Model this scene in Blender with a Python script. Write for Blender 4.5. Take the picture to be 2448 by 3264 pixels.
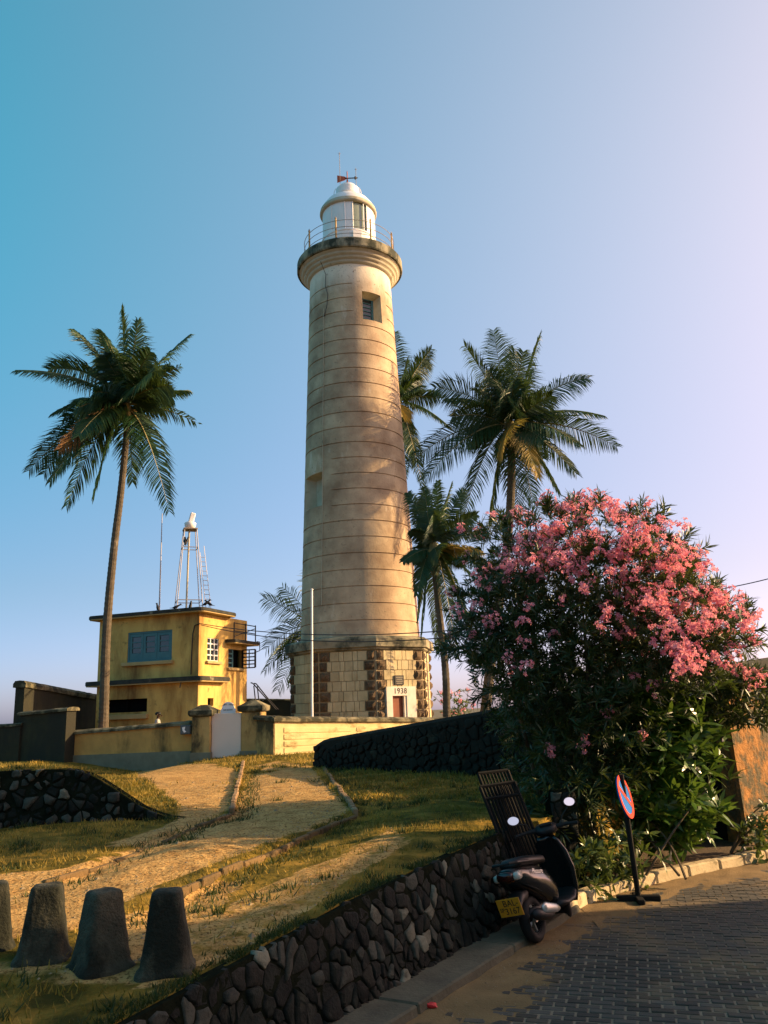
import bpy, bmesh, math, random
import numpy as np
from mathutils import Vector, Matrix, noise as mnoise

random.seed(7); rng = np.random.default_rng(7)
S = bpy.context.scene
for o in list(bpy.data.objects): bpy.data.objects.remove(o)
COL = S.collection
RAD = math.radians

# ------------------------------------------------------------------ camera, sky, sun, exposure
FPX, PITCH, ROLL, EYE = 2600.0, RAD(13.7), RAD(2.1), 2.08
cam = bpy.data.cameras.new('camera'); camo = bpy.data.objects.new('camera', cam); COL.objects.link(camo)
cam.sensor_fit = 'VERTICAL'; cam.sensor_height = 36; cam.lens = 36*FPX/3264; cam.clip_start = .1; cam.clip_end = 9000
_R0 = Vector((1, 0, 0)); _U0 = Vector((0, -math.sin(PITCH), math.cos(PITCH))); _F = Vector((0, math.cos(PITCH), math.sin(PITCH)))
_Rc = math.cos(ROLL)*_R0 - math.sin(ROLL)*_U0; _Uc = math.sin(ROLL)*_R0 + math.cos(ROLL)*_U0
camo.matrix_world = Matrix(((_Rc.x, _Uc.x, -_F.x, 0), (_Rc.y, _Uc.y, -_F.y, 0), (_Rc.z, _Uc.z, -_F.z, EYE), (0, 0, 0, 1)))
S.camera = camo

SUN_AZ, SUN_EL = RAD(8), RAD(20)            # azimuth measured from +X towards +Y
wd = bpy.data.worlds.new('World'); S.world = wd; wd.use_nodes = True
nt = wd.node_tree; nt.nodes.clear()
sky = nt.nodes.new('ShaderNodeTexSky'); sky.sky_type = 'NISHITA'; sky.sun_disc = False
sky.sun_elevation = SUN_EL; sky.sun_rotation = math.pi/2 - SUN_AZ
sky.air_density = 1.0; sky.dust_density = 1.0; sky.ozone_density = 2.0; sky.altitude = 0
hs = nt.nodes.new('ShaderNodeHueSaturation'); hs.inputs['Saturation'].default_value = 1.0
tint = nt.nodes.new('ShaderNodeMix'); tint.data_type = 'RGBA'; tint.blend_type = 'MULTIPLY'; tint.inputs['Factor'].default_value = 1
# evening sky: clear teal away from the sun, pale lavender haze towards it
tco = nt.nodes.new('ShaderNodeTexCoord'); dot = nt.nodes.new('ShaderNodeVectorMath'); dot.operation = 'DOT_PRODUCT'
dot.inputs[1].default_value = (math.cos(SUN_AZ), math.sin(SUN_AZ), 0)
nt.links.new(tco.outputs['Generated'], dot.inputs[0])
mpr = nt.nodes.new('ShaderNodeMapRange'); mpr.inputs['From Min'].default_value = -.45; mpr.inputs['From Max'].default_value = .6; nt.links.new(dot.outputs['Value'], mpr.inputs['Value'])
def sky_ramp(cols):
    r = nt.nodes.new('ShaderNodeValToRGB'); e = r.color_ramp.elements
    e[0].position = 0; e[0].color = (*cols[0], 1); e[1].position = 1; e[1].color = (*cols[2], 1); m_ = e.new(.48); m_.color = (*cols[1], 1)
    nt.links.new(mpr.outputs[0], r.inputs[0]); return r.outputs[0]
hi_ = sky_ramp(((.03, .50, .43), (.52, .56, .48), (1.0, .60, .45)))      # halved; doubled again below
lo_ = sky_ramp(((.18, .18, .25), (.31, .27, .34), (.345, .235, .27)))
sepz = nt.nodes.new('ShaderNodeSeparateXYZ'); nt.links.new(tco.outputs['Generated'], sepz.inputs[0])
mz = nt.nodes.new('ShaderNodeMapRange'); mz.interpolation_type = 'SMOOTHSTEP'; mz.inputs['From Min'].default_value = -.02; mz.inputs['From Max'].default_value = .72; nt.links.new(sepz.outputs['Z'], mz.inputs['Value'])
mxz = nt.nodes.new('ShaderNodeMix'); mxz.data_type = 'RGBA'; nt.links.new(mz.outputs[0], mxz.inputs['Factor']); nt.links.new(lo_, mxz.inputs['A']); nt.links.new(hi_, mxz.inputs['B'])
gain = nt.nodes.new('ShaderNodeVectorMath'); gain.operation = 'SCALE'; gain.inputs['Scale'].default_value = 4.1
mh = nt.nodes.new('ShaderNodeMapRange'); mh.interpolation_type = 'SMOOTHSTEP'; mh.inputs['From Min'].default_value = -.03; mh.inputs['From Max'].default_value = .16; nt.links.new(sepz.outputs['Z'], mh.inputs['Value'])
mxh = nt.nodes.new('ShaderNodeMix'); mxh.data_type = 'RGBA'; nt.links.new(mh.outputs[0], mxh.inputs['Factor']); mxh.inputs['A'].default_value = (.56, .61, .80, 1); mxh.inputs['B'].default_value = (.5, .5, .48, 1)
hz = nt.nodes.new('ShaderNodeVectorMath'); hz.operation = 'MULTIPLY'; nt.links.new(mxz.outputs['Result'], hz.inputs[0]); nt.links.new(mxh.outputs['Result'], hz.inputs[1])
nt.links.new(hz.outputs[0], gain.inputs[0]); nt.links.new(gain.outputs[0], tint.inputs['B'])
bg = nt.nodes.new('ShaderNodeBackground'); bg.inputs['Strength'].default_value = .128
wo = nt.nodes.new('ShaderNodeOutputWorld')
nt.links.new(sky.outputs[0], hs.inputs['Color']); nt.links.new(hs.outputs[0], tint.inputs['A'])
nt.links.new(tint.outputs['Result'], bg.inputs['Color']); nt.links.new(bg.outputs[0], wo.inputs[0])
sl = bpy.data.lights.new('sun', 'SUN'); sl.energy = 5.0; sl.angle = RAD(.5); sl.color = (1, .68, .35)
so = bpy.data.objects.new('sun', sl); COL.objects.link(so)
SUNV = Vector((math.cos(SUN_EL)*math.cos(SUN_AZ), math.cos(SUN_EL)*math.sin(SUN_AZ), math.sin(SUN_EL)))
so.rotation_euler = SUNV.to_track_quat('Z', 'Y').to_euler()
S.view_settings.view_transform = 'Standard'; S.view_settings.look = 'None'
S.view_settings.exposure = 1.22; S.view_settings.gamma = 1

# ------------------------------------------------------------------ helpers
C0 = Vector((0, 0, EYE))
def ray(px, py):
    a, b = px-1224, 1632-py
    a0 = a*math.cos(ROLL)+b*math.sin(ROLL); b0 = -a*math.sin(ROLL)+b*math.cos(ROLL)
    return Vector((a0, FPX*math.cos(PITCH)-b0*math.sin(PITCH), FPX*math.sin(PITCH)+b0*math.cos(PITCH)))
def P(px, py, y): d = ray(px, py); return C0+d*(y/d.y)          # photo point at a known distance
def G(px, py, z): d = ray(px, py); return C0+d*((z-EYE)/d.z)     # photo point on a known level
def PL(px, py, p0, n): d = ray(px, py); return C0+d*((Vector(p0)-C0).dot(Vector(n))/d.dot(Vector(n)))
def proj(v):
    v = Vector(v)-C0; zz = v.dot(_F); return 1224+FPX*v.dot(_Rc)/zz, 1632-FPX*v.dot(_Uc)/zz

def tag(o, label=None, cat=None, group=None, kind=None):
    if label: o['label'] = label
    if cat: o['category'] = cat
    if group: o['group'] = group
    if kind: o['kind'] = kind
    return o
def empty(name, loc, label, cat, group=None, rz=0, rot=None):
    o = bpy.data.objects.new(name, None); COL.objects.link(o); o.location = loc
    o.rotation_euler = rot if rot else (0, 0, rz); o.empty_display_size = .2
    return tag(o, label, cat, group)
def wmat(o):
    m = Matrix.LocRotScale(o.location, o.rotation_euler, o.scale)
    return wmat(o.parent) @ m if o.parent else m

class MB:
    def __init__(s): s.v = []; s.f = []; s.m = []; s.cur = 0
    def add(s, vs, fs):
        n = len(s.v); s.v += [tuple(x) for x in vs]; s.f += [tuple(i+n for i in q) for q in fs]; s.m += [s.cur]*len(fs); return s
    def box(s, c, d, R=None):
        c = Vector(c); h = [x/2 for x in d]
        vs = []
        for sz in (-1, 1):
            for sx, sy in ((-1, -1), (1, -1), (1, 1), (-1, 1)):
                q = Vector((sx*h[0], sy*h[1], sz*h[2]))
                vs.append(c+(R @ q if R else q))
        return s.add(vs, [(3, 2, 1, 0), (4, 5, 6, 7), (0, 1, 5, 4), (1, 2, 6, 5), (2, 3, 7, 6), (3, 0, 4, 7)])
    def hexa(s, lo, hi):            # two quads (lists of 4 points)
        return s.add(list(lo)+list(hi), [(3, 2, 1, 0), (4, 5, 6, 7), (0, 1, 5, 4), (1, 2, 6, 5), (2, 3, 7, 6), (3, 0, 4, 7)])
    def prism(s, pts, d):           # polygon of 3-D points pushed along d
        n = len(pts); d = Vector(d); a = [Vector(p) for p in pts]
        return s.add(a+[p+d for p in a], [tuple(range(n))[::-1], tuple(range(n, 2*n))]+[(i, (i+1) % n, n+(i+1) % n, n+i) for i in range(n)])
    def tube(s, pts, r, n=8, cap=True, closed=False):
        pts = [Vector(p) for p in pts]; rr = r if isinstance(r, (list, tuple)) else [r]*len(pts)
        vs = []; fs = []; m = len(pts); prev = None
        for i, p in enumerate(pts):
            if closed: t = pts[(i+1) % m]-pts[i-1]
            else: t = pts[min(i+1, m-1)]-pts[max(i-1, 0)]
            t.normalize()
            if prev is None:
                u = t.orthogonal().normalized()
            else:
                u = (prev-t*prev.dot(t))
                u = u.normalized() if u.length > 1e-6 else t.orthogonal().normalized()
            prev = u; w = t.cross(u)
            for k in range(n):
                a = 2*math.pi*k/n; vs.append(p+(u*math.cos(a)+w*math.sin(a))*rr[i])
        for i in range(m if closed else m-1):
            j = (i+1) % m
            for k in range(n): fs.append((i*n+k, i*n+(k+1) % n, j*n+(k+1) % n, j*n+k))
        if cap and not closed: fs += [tuple(range(n))[::-1], tuple((m-1)*n+k for k in range(n))]
        return s.add(vs, fs)
    def lathe(s, prof, c, n=48, a0=0, a1=2*math.pi):
        c = Vector(c); full = abs(a1-a0-2*math.pi) < 1e-6; vs = []; fs = []; na = n if full else n+1
        for r, z in prof:
            for k in range(na):
                a = a0+(a1-a0)*k/n; vs.append(c+Vector((r*math.cos(a), r*math.sin(a), z)))
        for i in range(len(prof)-1):
            for k in range(n):
                k2 = (k+1) % na; fs.append((i*na+k, i*na+k2, (i+1)*na+k2, (i+1)*na+k))
        return s.add(vs, fs)
    def loft(s, rings, cap=True):   # equal length rings
        n = len(rings[0]); vs = [p for r in rings for p in r]; fs = []
        for i in range(len(rings)-1):
            for k in range(n): fs.append((i*n+k, i*n+(k+1) % n, (i+1)*n+(k+1) % n, (i+1)*n+k))
        if cap: fs += [tuple(range(n))[::-1], tuple((len(rings)-1)*n+k for k in range(n))]
        return s.add(vs, fs)
    def build(s, name, mats, parent=None, world=False, smooth=False, bevel=0, fix=True):
        me = bpy.data.meshes.new(name)
        vs = s.v
        if world and parent:
            iv = wmat(parent).inverted(); vs = [tuple(iv @ Vector(v)) for v in vs]
        me.from_pydata(vs, [], s.f)
        if not isinstance(mats, (list, tuple)): mats = [mats]
        for m in mats: me.materials.append(m)
        if len(mats) > 1: me.polygons.foreach_set('material_index', s.m)
        if fix:
            bm = bmesh.new(); bm.from_mesh(me); bmesh.ops.recalc_face_normals(bm, faces=bm.faces)
            if bevel: bmesh.ops.bevel(bm, geom=[e for e in bm.edges], offset=bevel, segments=1, affect='EDGES', clamp_overlap=True)
            bm.to_mesh(me); bm.free()
        if smooth: me.polygons.foreach_set('use_smooth', [True]*len(me.polygons))
        return link(name, me, parent)
def link(name, me, parent=None):
    o = bpy.data.objects.new(name, me); COL.objects.link(o); o.parent = parent; return o
def npmesh(name, V, F, mat, parent=None, world=True, smooth=False, attr=None):
    """V (n,3) array, F list of arrays of equal-width faces"""
    me = bpy.data.meshes.new(name); V = np.asarray(V, dtype=np.float64)
    if world and parent:
        iv = np.array(wmat(parent).inverted()); V = V @ iv[:3, :3].T + iv[:3, 3]
    me.vertices.add(len(V)); me.vertices.foreach_set('co', V.astype(np.float32).ravel())
    li = np.concatenate([f.ravel() for f in F]).astype(np.int32)
    tot = np.concatenate([np.full(len(f), f.shape[1]) for f in F]).astype(np.int32)
    st = np.concatenate([[0], np.cumsum(tot)[:-1]]).astype(np.int32)
    me.loops.add(len(li)); me.loops.foreach_set('vertex_index', li)
    me.polygons.add(len(tot)); me.polygons.foreach_set('loop_start', st); me.polygons.foreach_set('loop_total', tot)
    if attr:
        for k, a in attr.items():
            at = me.attributes.new(k, 'FLOAT', 'POINT'); at.data.foreach_set('value', np.asarray(a, dtype=np.float32))
    for m in (mat if isinstance(mat, (list, tuple)) else [mat]): me.materials.append(m)
    me.update(calc_edges=True); me.validate()
    if smooth: me.polygons.foreach_set('use_smooth', [True]*len(me.polygons))
    else: me.shade_flat()
    return link(name, me, parent)
def text_mesh(name, body, size, mat, parent, R, loc, extrude=.004, spacing=1.0, sx=1.0, align='CENTER'):
    cu = bpy.data.curves.new(name, 'FONT'); cu.body = body; cu.size = size; cu.extrude = extrude; cu.space_character = spacing
    cu.align_x = align; cu.align_y = 'CENTER'; cu.resolution_u = 3
    t = bpy.data.objects.new(name, cu); COL.objects.link(t)
    me = bpy.data.meshes.new_from_object(t.evaluated_get(bpy.context.evaluated_depsgraph_get()))
    bpy.data.objects.remove(t); bpy.data.curves.remove(cu)
    me.transform(Matrix.Translation(loc) @ R.to_4x4() @ Matrix.Diagonal((sx, 1, 1, 1)))
    me.materials.clear(); me.materials.append(mat)
    return link(name, me, parent)

# ------------------------------------------------------------------ materials
def mat(name, c1, c2=None, scale=3, c3=None, s3=1.2, lo=.5, hi=.65, streak=1.0, rough=.85, bump=0, bscale=20, metal=0, transl=0, spec=.3,
        z3=None, rnd=0, coat=0, fine=0):
    """c1/c2 mottled by noise, c3 stains where a broad noise passes lo..hi; streak<1 draws the stains out vertically;
    z3=(z0,z1): the stain colour comes in over that height; rnd: tone varies per object."""
    m = bpy.data.materials.new(name); m.use_nodes = True; t = m.node_tree; L = t.links.new
    b = t.nodes['Principled BSDF']; b.inputs['Roughness'].default_value = rough; b.inputs['Metallic'].default_value = metal
    b.inputs['Specular IOR Level'].default_value = spec; b.inputs['Coat Weight'].default_value = coat
    N = t.nodes.new
    geo = N('ShaderNodeNewGeometry')
    def noise(sc, det=6, st=1.0, rg=.6):
        mp = N('ShaderNodeMapping'); mp.inputs['Scale'].default_value = (1, 1, st); L(geo.outputs['Position'], mp.inputs['Vector'])
        n = N('ShaderNodeTexNoise'); n.inputs['Scale'].default_value = sc; n.inputs['Detail'].default_value = det; n.inputs['Roughness'].default_value = rg
        L(mp.outputs[0], n.inputs['Vector']); return n.outputs['Fac']
    def mix(f, a, bb):
        x = N('ShaderNodeMix'); x.data_type = 'RGBA'
        if isinstance(f, float): x.inputs['Factor'].default_value = f
        else: L(f, x.inputs['Factor'])
        for k, v in (('A', a), ('B', bb)):
            if isinstance(v, tuple): x.inputs[k].default_value = (*v, 1)
            else: L(v, x.inputs[k])
        return x.outputs['Result']
    def rng_(f, lo, hi):
        r = N('ShaderNodeMapRange'); r.inputs['From Min'].default_value = lo; r.inputs['From Max'].default_value = hi; L(f, r.inputs['Value']); return r.outputs[0]
    col = c1
    if c2: col = mix(rng_(noise(scale), .32, .68), c1, c2)
    if c3:
        f = rng_(noise(s3, 8, streak, .65), lo, hi)
        if z3:
            sp = N('ShaderNodeSeparateXYZ'); L(geo.outputs['Position'], sp.inputs[0])
            ad = N('ShaderNodeMath'); ad.operation = 'MULTIPLY_ADD'; L(noise(s3*2, 6, streak), ad.inputs[0]); ad.inputs[1].default_value = (z3[1]-z3[0])*1.2
            L(sp.outputs['Z'], ad.inputs[2])
            zz = rng_(ad.outputs[0], z3[0]+(z3[1]-z3[0])*.6, z3[1]+(z3[1]-z3[0])*.6)
            mx = N('ShaderNodeMath'); mx.operation = 'MAXIMUM'; L(f, mx.inputs[0]); L(zz, mx.inputs[1]); f = mx.outputs[0]
        col = mix(f, col, c3)
    if fine:
        col = mix(rng_(noise(fine, 3), .62, .75), col, tuple(x*.35 for x in c1))
    if rnd:
        oi = N('ShaderNodeObjectInfo'); hsv = N('ShaderNodeHueSaturation'); L(col if not isinstance(col, tuple) else mix(.0, col, col), hsv.inputs['Color'])
        r = rng_(oi.outputs['Random'], 0, 1); mr = N('ShaderNodeMapRange'); L(oi.outputs['Random'], mr.inputs['Value']); mr.inputs['To Min'].default_value = 1-rnd; mr.inputs['To Max'].default_value = 1+rnd
        L(mr.outputs[0], hsv.inputs['Value']); col = hsv.outputs[0]
    if isinstance(col, tuple): b.inputs['Base Color'].default_value = (*col, 1)
    else: L(col, b.inputs['Base Color'])
    if bump:
        bp = N('ShaderNodeBump'); bp.inputs['Strength'].default_value = bump; bp.inputs['Distance'].default_value = .03
        L(noise(bscale, 8), bp.inputs['Height']); L(bp.outputs[0], b.inputs['Normal'])
    if transl:
        tr = N('ShaderNodeBsdfTranslucent'); ms = N('ShaderNodeMixShader'); ms.inputs[0].default_value = transl
        if isinstance(col, tuple): tr.inputs['Color'].default_value = (*[min(1, x*1.5) for x in col], 1)
        else: L(mix(.22, col, (.25, .3, .03)), tr.inputs['Color'])
        out = t.nodes['Material Output']; L(b.outputs[0], ms.inputs[1]); L(tr.outputs[0], ms.inputs[2]); L(ms.outputs[0], out.inputs['Surface'])
    return m

M = {}
M['shaft'] = mat('shaft_plaster', (.52, .395, .25), (.26, .175, .105), .9, (.70, .62, .48), 1.1, .60, .78, .35, .9, .35, 14, z3=(19.7, 20.9), fine=9)
M['shaft2'] = M['shaft']
M['moss_conc'] = mat('mossy_concrete', (.34, .30, .20), (.22, .20, .13), 2.0, (.035, .04, .025), 1.3, .44, .58, .6, .9, .3, 16)
M['soffit'] = mat('soffit_plaster', (.48, .44, .33), (.38, .33, .22), 2.0, (.2, .17, .1), 1.5, .58, .7, 1, .9)
M['white'] = mat('white_paint', (.80, .78, .75), (.72, .70, .66), 1.5, (.45, .40, .30), 2.2, .62, .75, .25, .5, spec=.5)
M['ashlar'] = mat('ashlar_stone', (.52, .43, .25), (.40, .33, .18), 2.2, (.2, .17, .1), 1.5, .6, .75, .6, .9, .25, 25, rnd=.16)
M['quoin'] = mat('quoin_stone', (.13, .085, .045), (.07, .05, .03), 4, (.24, .17, .09), 3, .58, .7, 1, .95, .6, 18, rnd=.25)
M['mortar'] = mat('mortar', (.34, .27, .155), (.25, .19, .105), 4)
M['corn'] = mat('cornice_stone', (.30, .26, .17), (.20, .18, .11), 2.5, (.04, .045, .03), 1.2, .48, .62, 1, .9, .3, 18)
M['doorway'] = mat('doorway_plaster', (.66, .60, .50), (.56, .50, .40), 3, (.3, .25, .17), 2, .6, .75, .5)
M['door_red'] = mat('red_brown_door', (.20, .055, .02), (.14, .04, .015), 3, rough=.6)
M['glass_dark'] = mat('dark_glass', (.02, .028, .03), rough=.12, spec=.6)
M['glass_lan'] = mat('lantern_glass', (.30, .34, .25), (.22, .26, .20), 1.2, rough=.1, spec=.6)
M['black_paint'] = mat('black_paint', (.012, .012, .012), rough=.45)
M['black_text'] = mat('black_text', (.02, .018, .015), rough=.7)
M['yellow'] = mat('yellow_plaster', (.60, .41, .12), (.50, .32, .085), 1.6, (.19, .095, .026), 1.1, .46, .70, .28, .9, .15, 20, fine=5)
M['roofdark'] = mat('mossy_slab', (.045, .045, .035), (.02, .022, .018), 4, (.2, .18, .12), 2.5, .6, .7, 1, .95, .3, 20)
M['slab_under'] = mat('slab_underside', (.40, .30, .13), (.33, .24, .1), 3)
M['blue'] = mat('blue_window_paint', (.06, .165, .18), (.045, .13, .15), 4, rough=.6)
M['wframe'] = mat('white_window_paint', (.62, .64, .62), (.5, .52, .5), 5, rough=.6)
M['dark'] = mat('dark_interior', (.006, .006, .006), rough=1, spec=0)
M['wall_or'] = mat('stained_orange_wall', (.60, .315, .085), (.44, .23, .065), 2.2, (.11, .075, .028), 1.1, .50, .66, .35, .95, .3, 18)
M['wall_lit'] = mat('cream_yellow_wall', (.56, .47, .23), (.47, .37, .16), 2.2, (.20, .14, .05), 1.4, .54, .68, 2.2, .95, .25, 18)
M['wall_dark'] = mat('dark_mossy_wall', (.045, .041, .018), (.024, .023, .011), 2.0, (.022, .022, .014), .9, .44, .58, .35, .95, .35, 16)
M['post'] = mat('stained_gate_post', (.50, .32, .11), (.36, .22, .075), 3, (.07, .052, .022), 1.3, .46, .6, .5, .95, .3, 18)
M['cap'] = mat('mossy_coping', (.22, .19, .11), (.12, .11, .06), 4, (.035, .035, .02), 2, .42, .55, 1, .95, .35, 22)
M['plinth'] = mat('grey_plinth', (.20, .18, .12), (.14, .125, .08), 3, rough=.95)
M['gate'] = mat('gate_white_sheet', (.70, .58, .47), (.64, .53, .43), .8, rough=.6)
M['grey_box'] = mat('grey_box', (.10, .11, .11), (.08, .09, .09), 5, rough=.6)
M['galv'] = mat('galvanised_metal', (.36, .33, .31), (.28, .26, .25), 4, (.28, .16, .08), 4, .6, .7, .3, .5, metal=.3)
M['rust'] = mat('rusty_yellow_metal', (.55, .38, .16), (.45, .28, .10), 5, (.13, .05, .02), 6, .5, .6, 1, .7)
M['rail'] = mat('rail_metal', (.20, .15, .11), (.38, .33, .28), 3, rough=.7)
M['iron'] = mat('black_iron', (.010, .010, .010), (.018, .017, .015), 6, rough=.8, spec=.1)
M['palm_leaf'] = mat('palm_leaf', (.013, .046, .015), (.022, .066, .019), 1.5, (.06, .095, .02), 1.2, .60, .74, 1, .5, transl=.22, spec=.35)
M['palm_yel'] = mat('yellowing_palm_leaf', (.30, .20, .04), (.14, .13, .035), 2, rough=.6, transl=.3)
M['palm_dead'] = mat('dead_palm_leaf', (.22, .12, .05), (.15, .08, .035), 3, rough=.8, transl=.2)
M['rachis'] = mat('frond_rib', (.14, .14, .05), (.20, .16, .06), 2, rough=.6)
M['trunk'] = mat('palm_bark', (.10, .082, .055), (.06, .05, .034), 5, (.17, .145, .10), 3, .58, .7, .5, .95, .5, 25)
M['nut'] = mat('coconut_husk', (.16, .15, .04), (.22, .13, .04), 6)
M['ole_leaf'] = mat('oleander_leaf', (.020, .042, .012), (.035, .062, .015), 3, (.12, .12, .025), 2.5, .6, .72, 1, .45, transl=.22, spec=.4)
M['pink'] = mat('oleander_blossom', (.90, .27, .36), (.95, .44, .50), 14, (.82, .14, .25), 9, .58, .66, 1, .7, transl=.35)
M['stem'] = mat('shrub_stem', (.14, .10, .06), (.09, .065, .04), 6, rough=.9)
M['broad_leaf'] = mat('broad_leaf', (.04, .10, .014), (.07, .15, .022), 4, (.15, .19, .04), 3, .6, .72, 1, .32, transl=.28, spec=.5)
M['low_leaf'] = mat('low_leaf', (.05, .09, .02), (.10, .14, .035), 5, (.26, .25, .08), 6, .6, .7, 1, .35, transl=.25, spec=.5)
M['basalt'] = mat('dark_rubble', (.012, .015, .010), (.006, .008, .006), 9, (.026, .030, .020), 5, .56, .68, 1, .9, .6, 28, rnd=.35)
M['midstone'] = mat('grey_rubble', (.06, .064, .05), (.035, .037, .028), 9, (.03, .03, .022), 5, .56, .68, 1, .9, .6, 28, rnd=.3)
M['palestone'] = mat('pale_rubble', (.20, .20, .145), (.11, .11, .08), 9, (.05, .05, .035), 6, .56, .68, 1, .9, .6, 28, rnd=.25)
M['brownstone'] = mat('brown_rubble', (.016, .016, .010), (.010, .010, .007), 9, (.02, .018, .014), 5, .56, .68, 1, .9, .6, 28, rnd=.3)
M['wallcore'] = mat('wall_core', (.015, .018, .011), (.007, .009, .006), 8, rough=1, bump=.5, bscale=25, spec=0)
M['rampart'] = mat('rampart_face', (.016, .015, .010), (.009, .009, .006), 5, (.035, .033, .02), 2, .58, .7, 1, 1, .6, 14)
M['orange_wall'] = mat('peeling_orange_wall', (.40, .18, .045), (.24, .12, .035), 5, (.09, .075, .04), 2.6, .44, .54, 1, .95, 1.0, 14, fine=12)
M['concrete'] = mat('worn_concrete', (.12, .112, .075), (.08, .075, .05), 5, (.06, .055, .04), 2, .56, .7, 1, .95, .4, 30)
M['kerb'] = mat('pale_kerb', (.52, .42, .26), (.40, .32, .19), 6, (.16, .13, .07), 4, .56, .66, 1, .95, .4, 30)
M['bollard'] = mat('weathered_bollard', (.085, .08, .052), (.045, .044, .03), 7, (.014, .016, .010), 4.0, .42, .55, .45, .95, .8, 35, fine=40)
M['brick'] = mat('edging_brick', (.30, .19, .10), (.22, .14, .07), 6, (.10, .085, .04), 4, .55, .7, 1, .95, .4, 30, rnd=.2)
M['earth_edge'] = mat('earthy_edging', (.17, .105, .045), (.11, .075, .033), 5, (.05, .045, .02), 4, .52, .64, 1, 1, .5, 30, rnd=.2)
M['paver'] = mat('street_paver', (.062, .057, .046), (.041, .039, .032), 4, (.15, .105, .055), 1.0, .48, .66, 1, .8, .35, 60, rnd=.38)
M['roadbase'] = mat('joint_sand', (.22, .18, .125), (.15, .12, .08), 8, rough=1, bump=.3, bscale=60)
M['sand'] = mat('drifted_sand', (.22, .145, .062), (.15, .10, .043), 3, (.08, .062, .03), 3.5, .58, .7, 1, 1, .4, 60, fine=30)
M['soil'] = mat('bed_soil', (.10, .065, .035), (.06, .045, .025), 6, rough=1, bump=.6, bscale=30)
M['ground'] = mat('far_ground', (.12, .10, .05), (.08, .07, .035), .2, rough=1)
M['grass'] = mat('grass_blades', (.20, .14, .022), (.125, .105, .016), 1.2, (.42, .27, .045), .9, .47, .6, 1, .7, transl=.3)
M['grass_dark'] = mat('dark_grass', (.035, .055, .012), (.02, .035, .008), 2, rough=.7, transl=.2)
M['gravel'] = mat('gravel', (.32, .24, .14), (.22, .17, .10), 9, rough=1)
M['scoot'] = mat('scooter_paint', (.010, .011, .011), rough=.2, spec=.45, coat=.25)
M['scoot2'] = mat('scooter_plastic', (.014, .014, .014), rough=.5)
M['silver'] = mat('silver_paint', (.42, .44, .42), rough=.3, metal=.6)
M['rubber'] = mat('tyre_rubber', (.012, .012, .012), rough=.8)
M['seat'] = mat('seat_vinyl', (.014, .014, .014), rough=.45)
M['mirror'] = mat('mirror_glass', (.9, .9, .92), rough=.02, metal=1)
M['taillens'] = mat('tail_lens', (.03, .005, .004), rough=.15, spec=.6)
M['clear_lens'] = mat('indicator_lens', (.45, .42, .36), rough=.15, spec=.6)
M['plate'] = mat('plate_orange', (.72, .30, .02), (.64, .25, .015), 20, rough=.5)
M['sign_red'] = mat('sign_red', (.70, .06, .035), (.6, .05, .03), 6, rough=.75, spec=.1)
M['sign_blue'] = mat('sign_blue', (.012, .12, .42), (.015, .14, .45), 6, rough=.75, spec=.1)
M['litter_red'] = mat('red_wrapper', (.75, .05, .05), (.65, .04, .04), 20, rough=.4, transl=.2)
M['litter_brown'] = mat('dry_leaf', (.16, .075, .035), (.10, .05, .025), 12, rough=.8)
M['skin'] = mat('skin', (.045, .022, .013), rough=.6)
M['hair'] = mat('hair', (.006, .005, .004), rough=.6)
M['shirt'] = mat('shirt', (.42, .42, .36), (.12, .14, .14), 40, rough=.9)
M['trouser'] = mat('trousers', (.03, .03, .04), rough=.9)
M['crow'] = mat('crow_feather', (.008, .008, .010), rough=.5)
M['tile'] = mat('roof_tile', (.20, .07, .03), (.14, .05, .025), 5, rough=.9)
M['house'] = mat('house_plaster', (.55, .45, .28), (.48, .38, .22), 2, rough=.9)
M['cable'] = mat('cable_sheath', (.02, .02, .02), rough=.6)
M['flag_red'] = mat('vane_red', (.45, .06, .03), (.30, .12, .05), 9, rough=.6)

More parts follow.
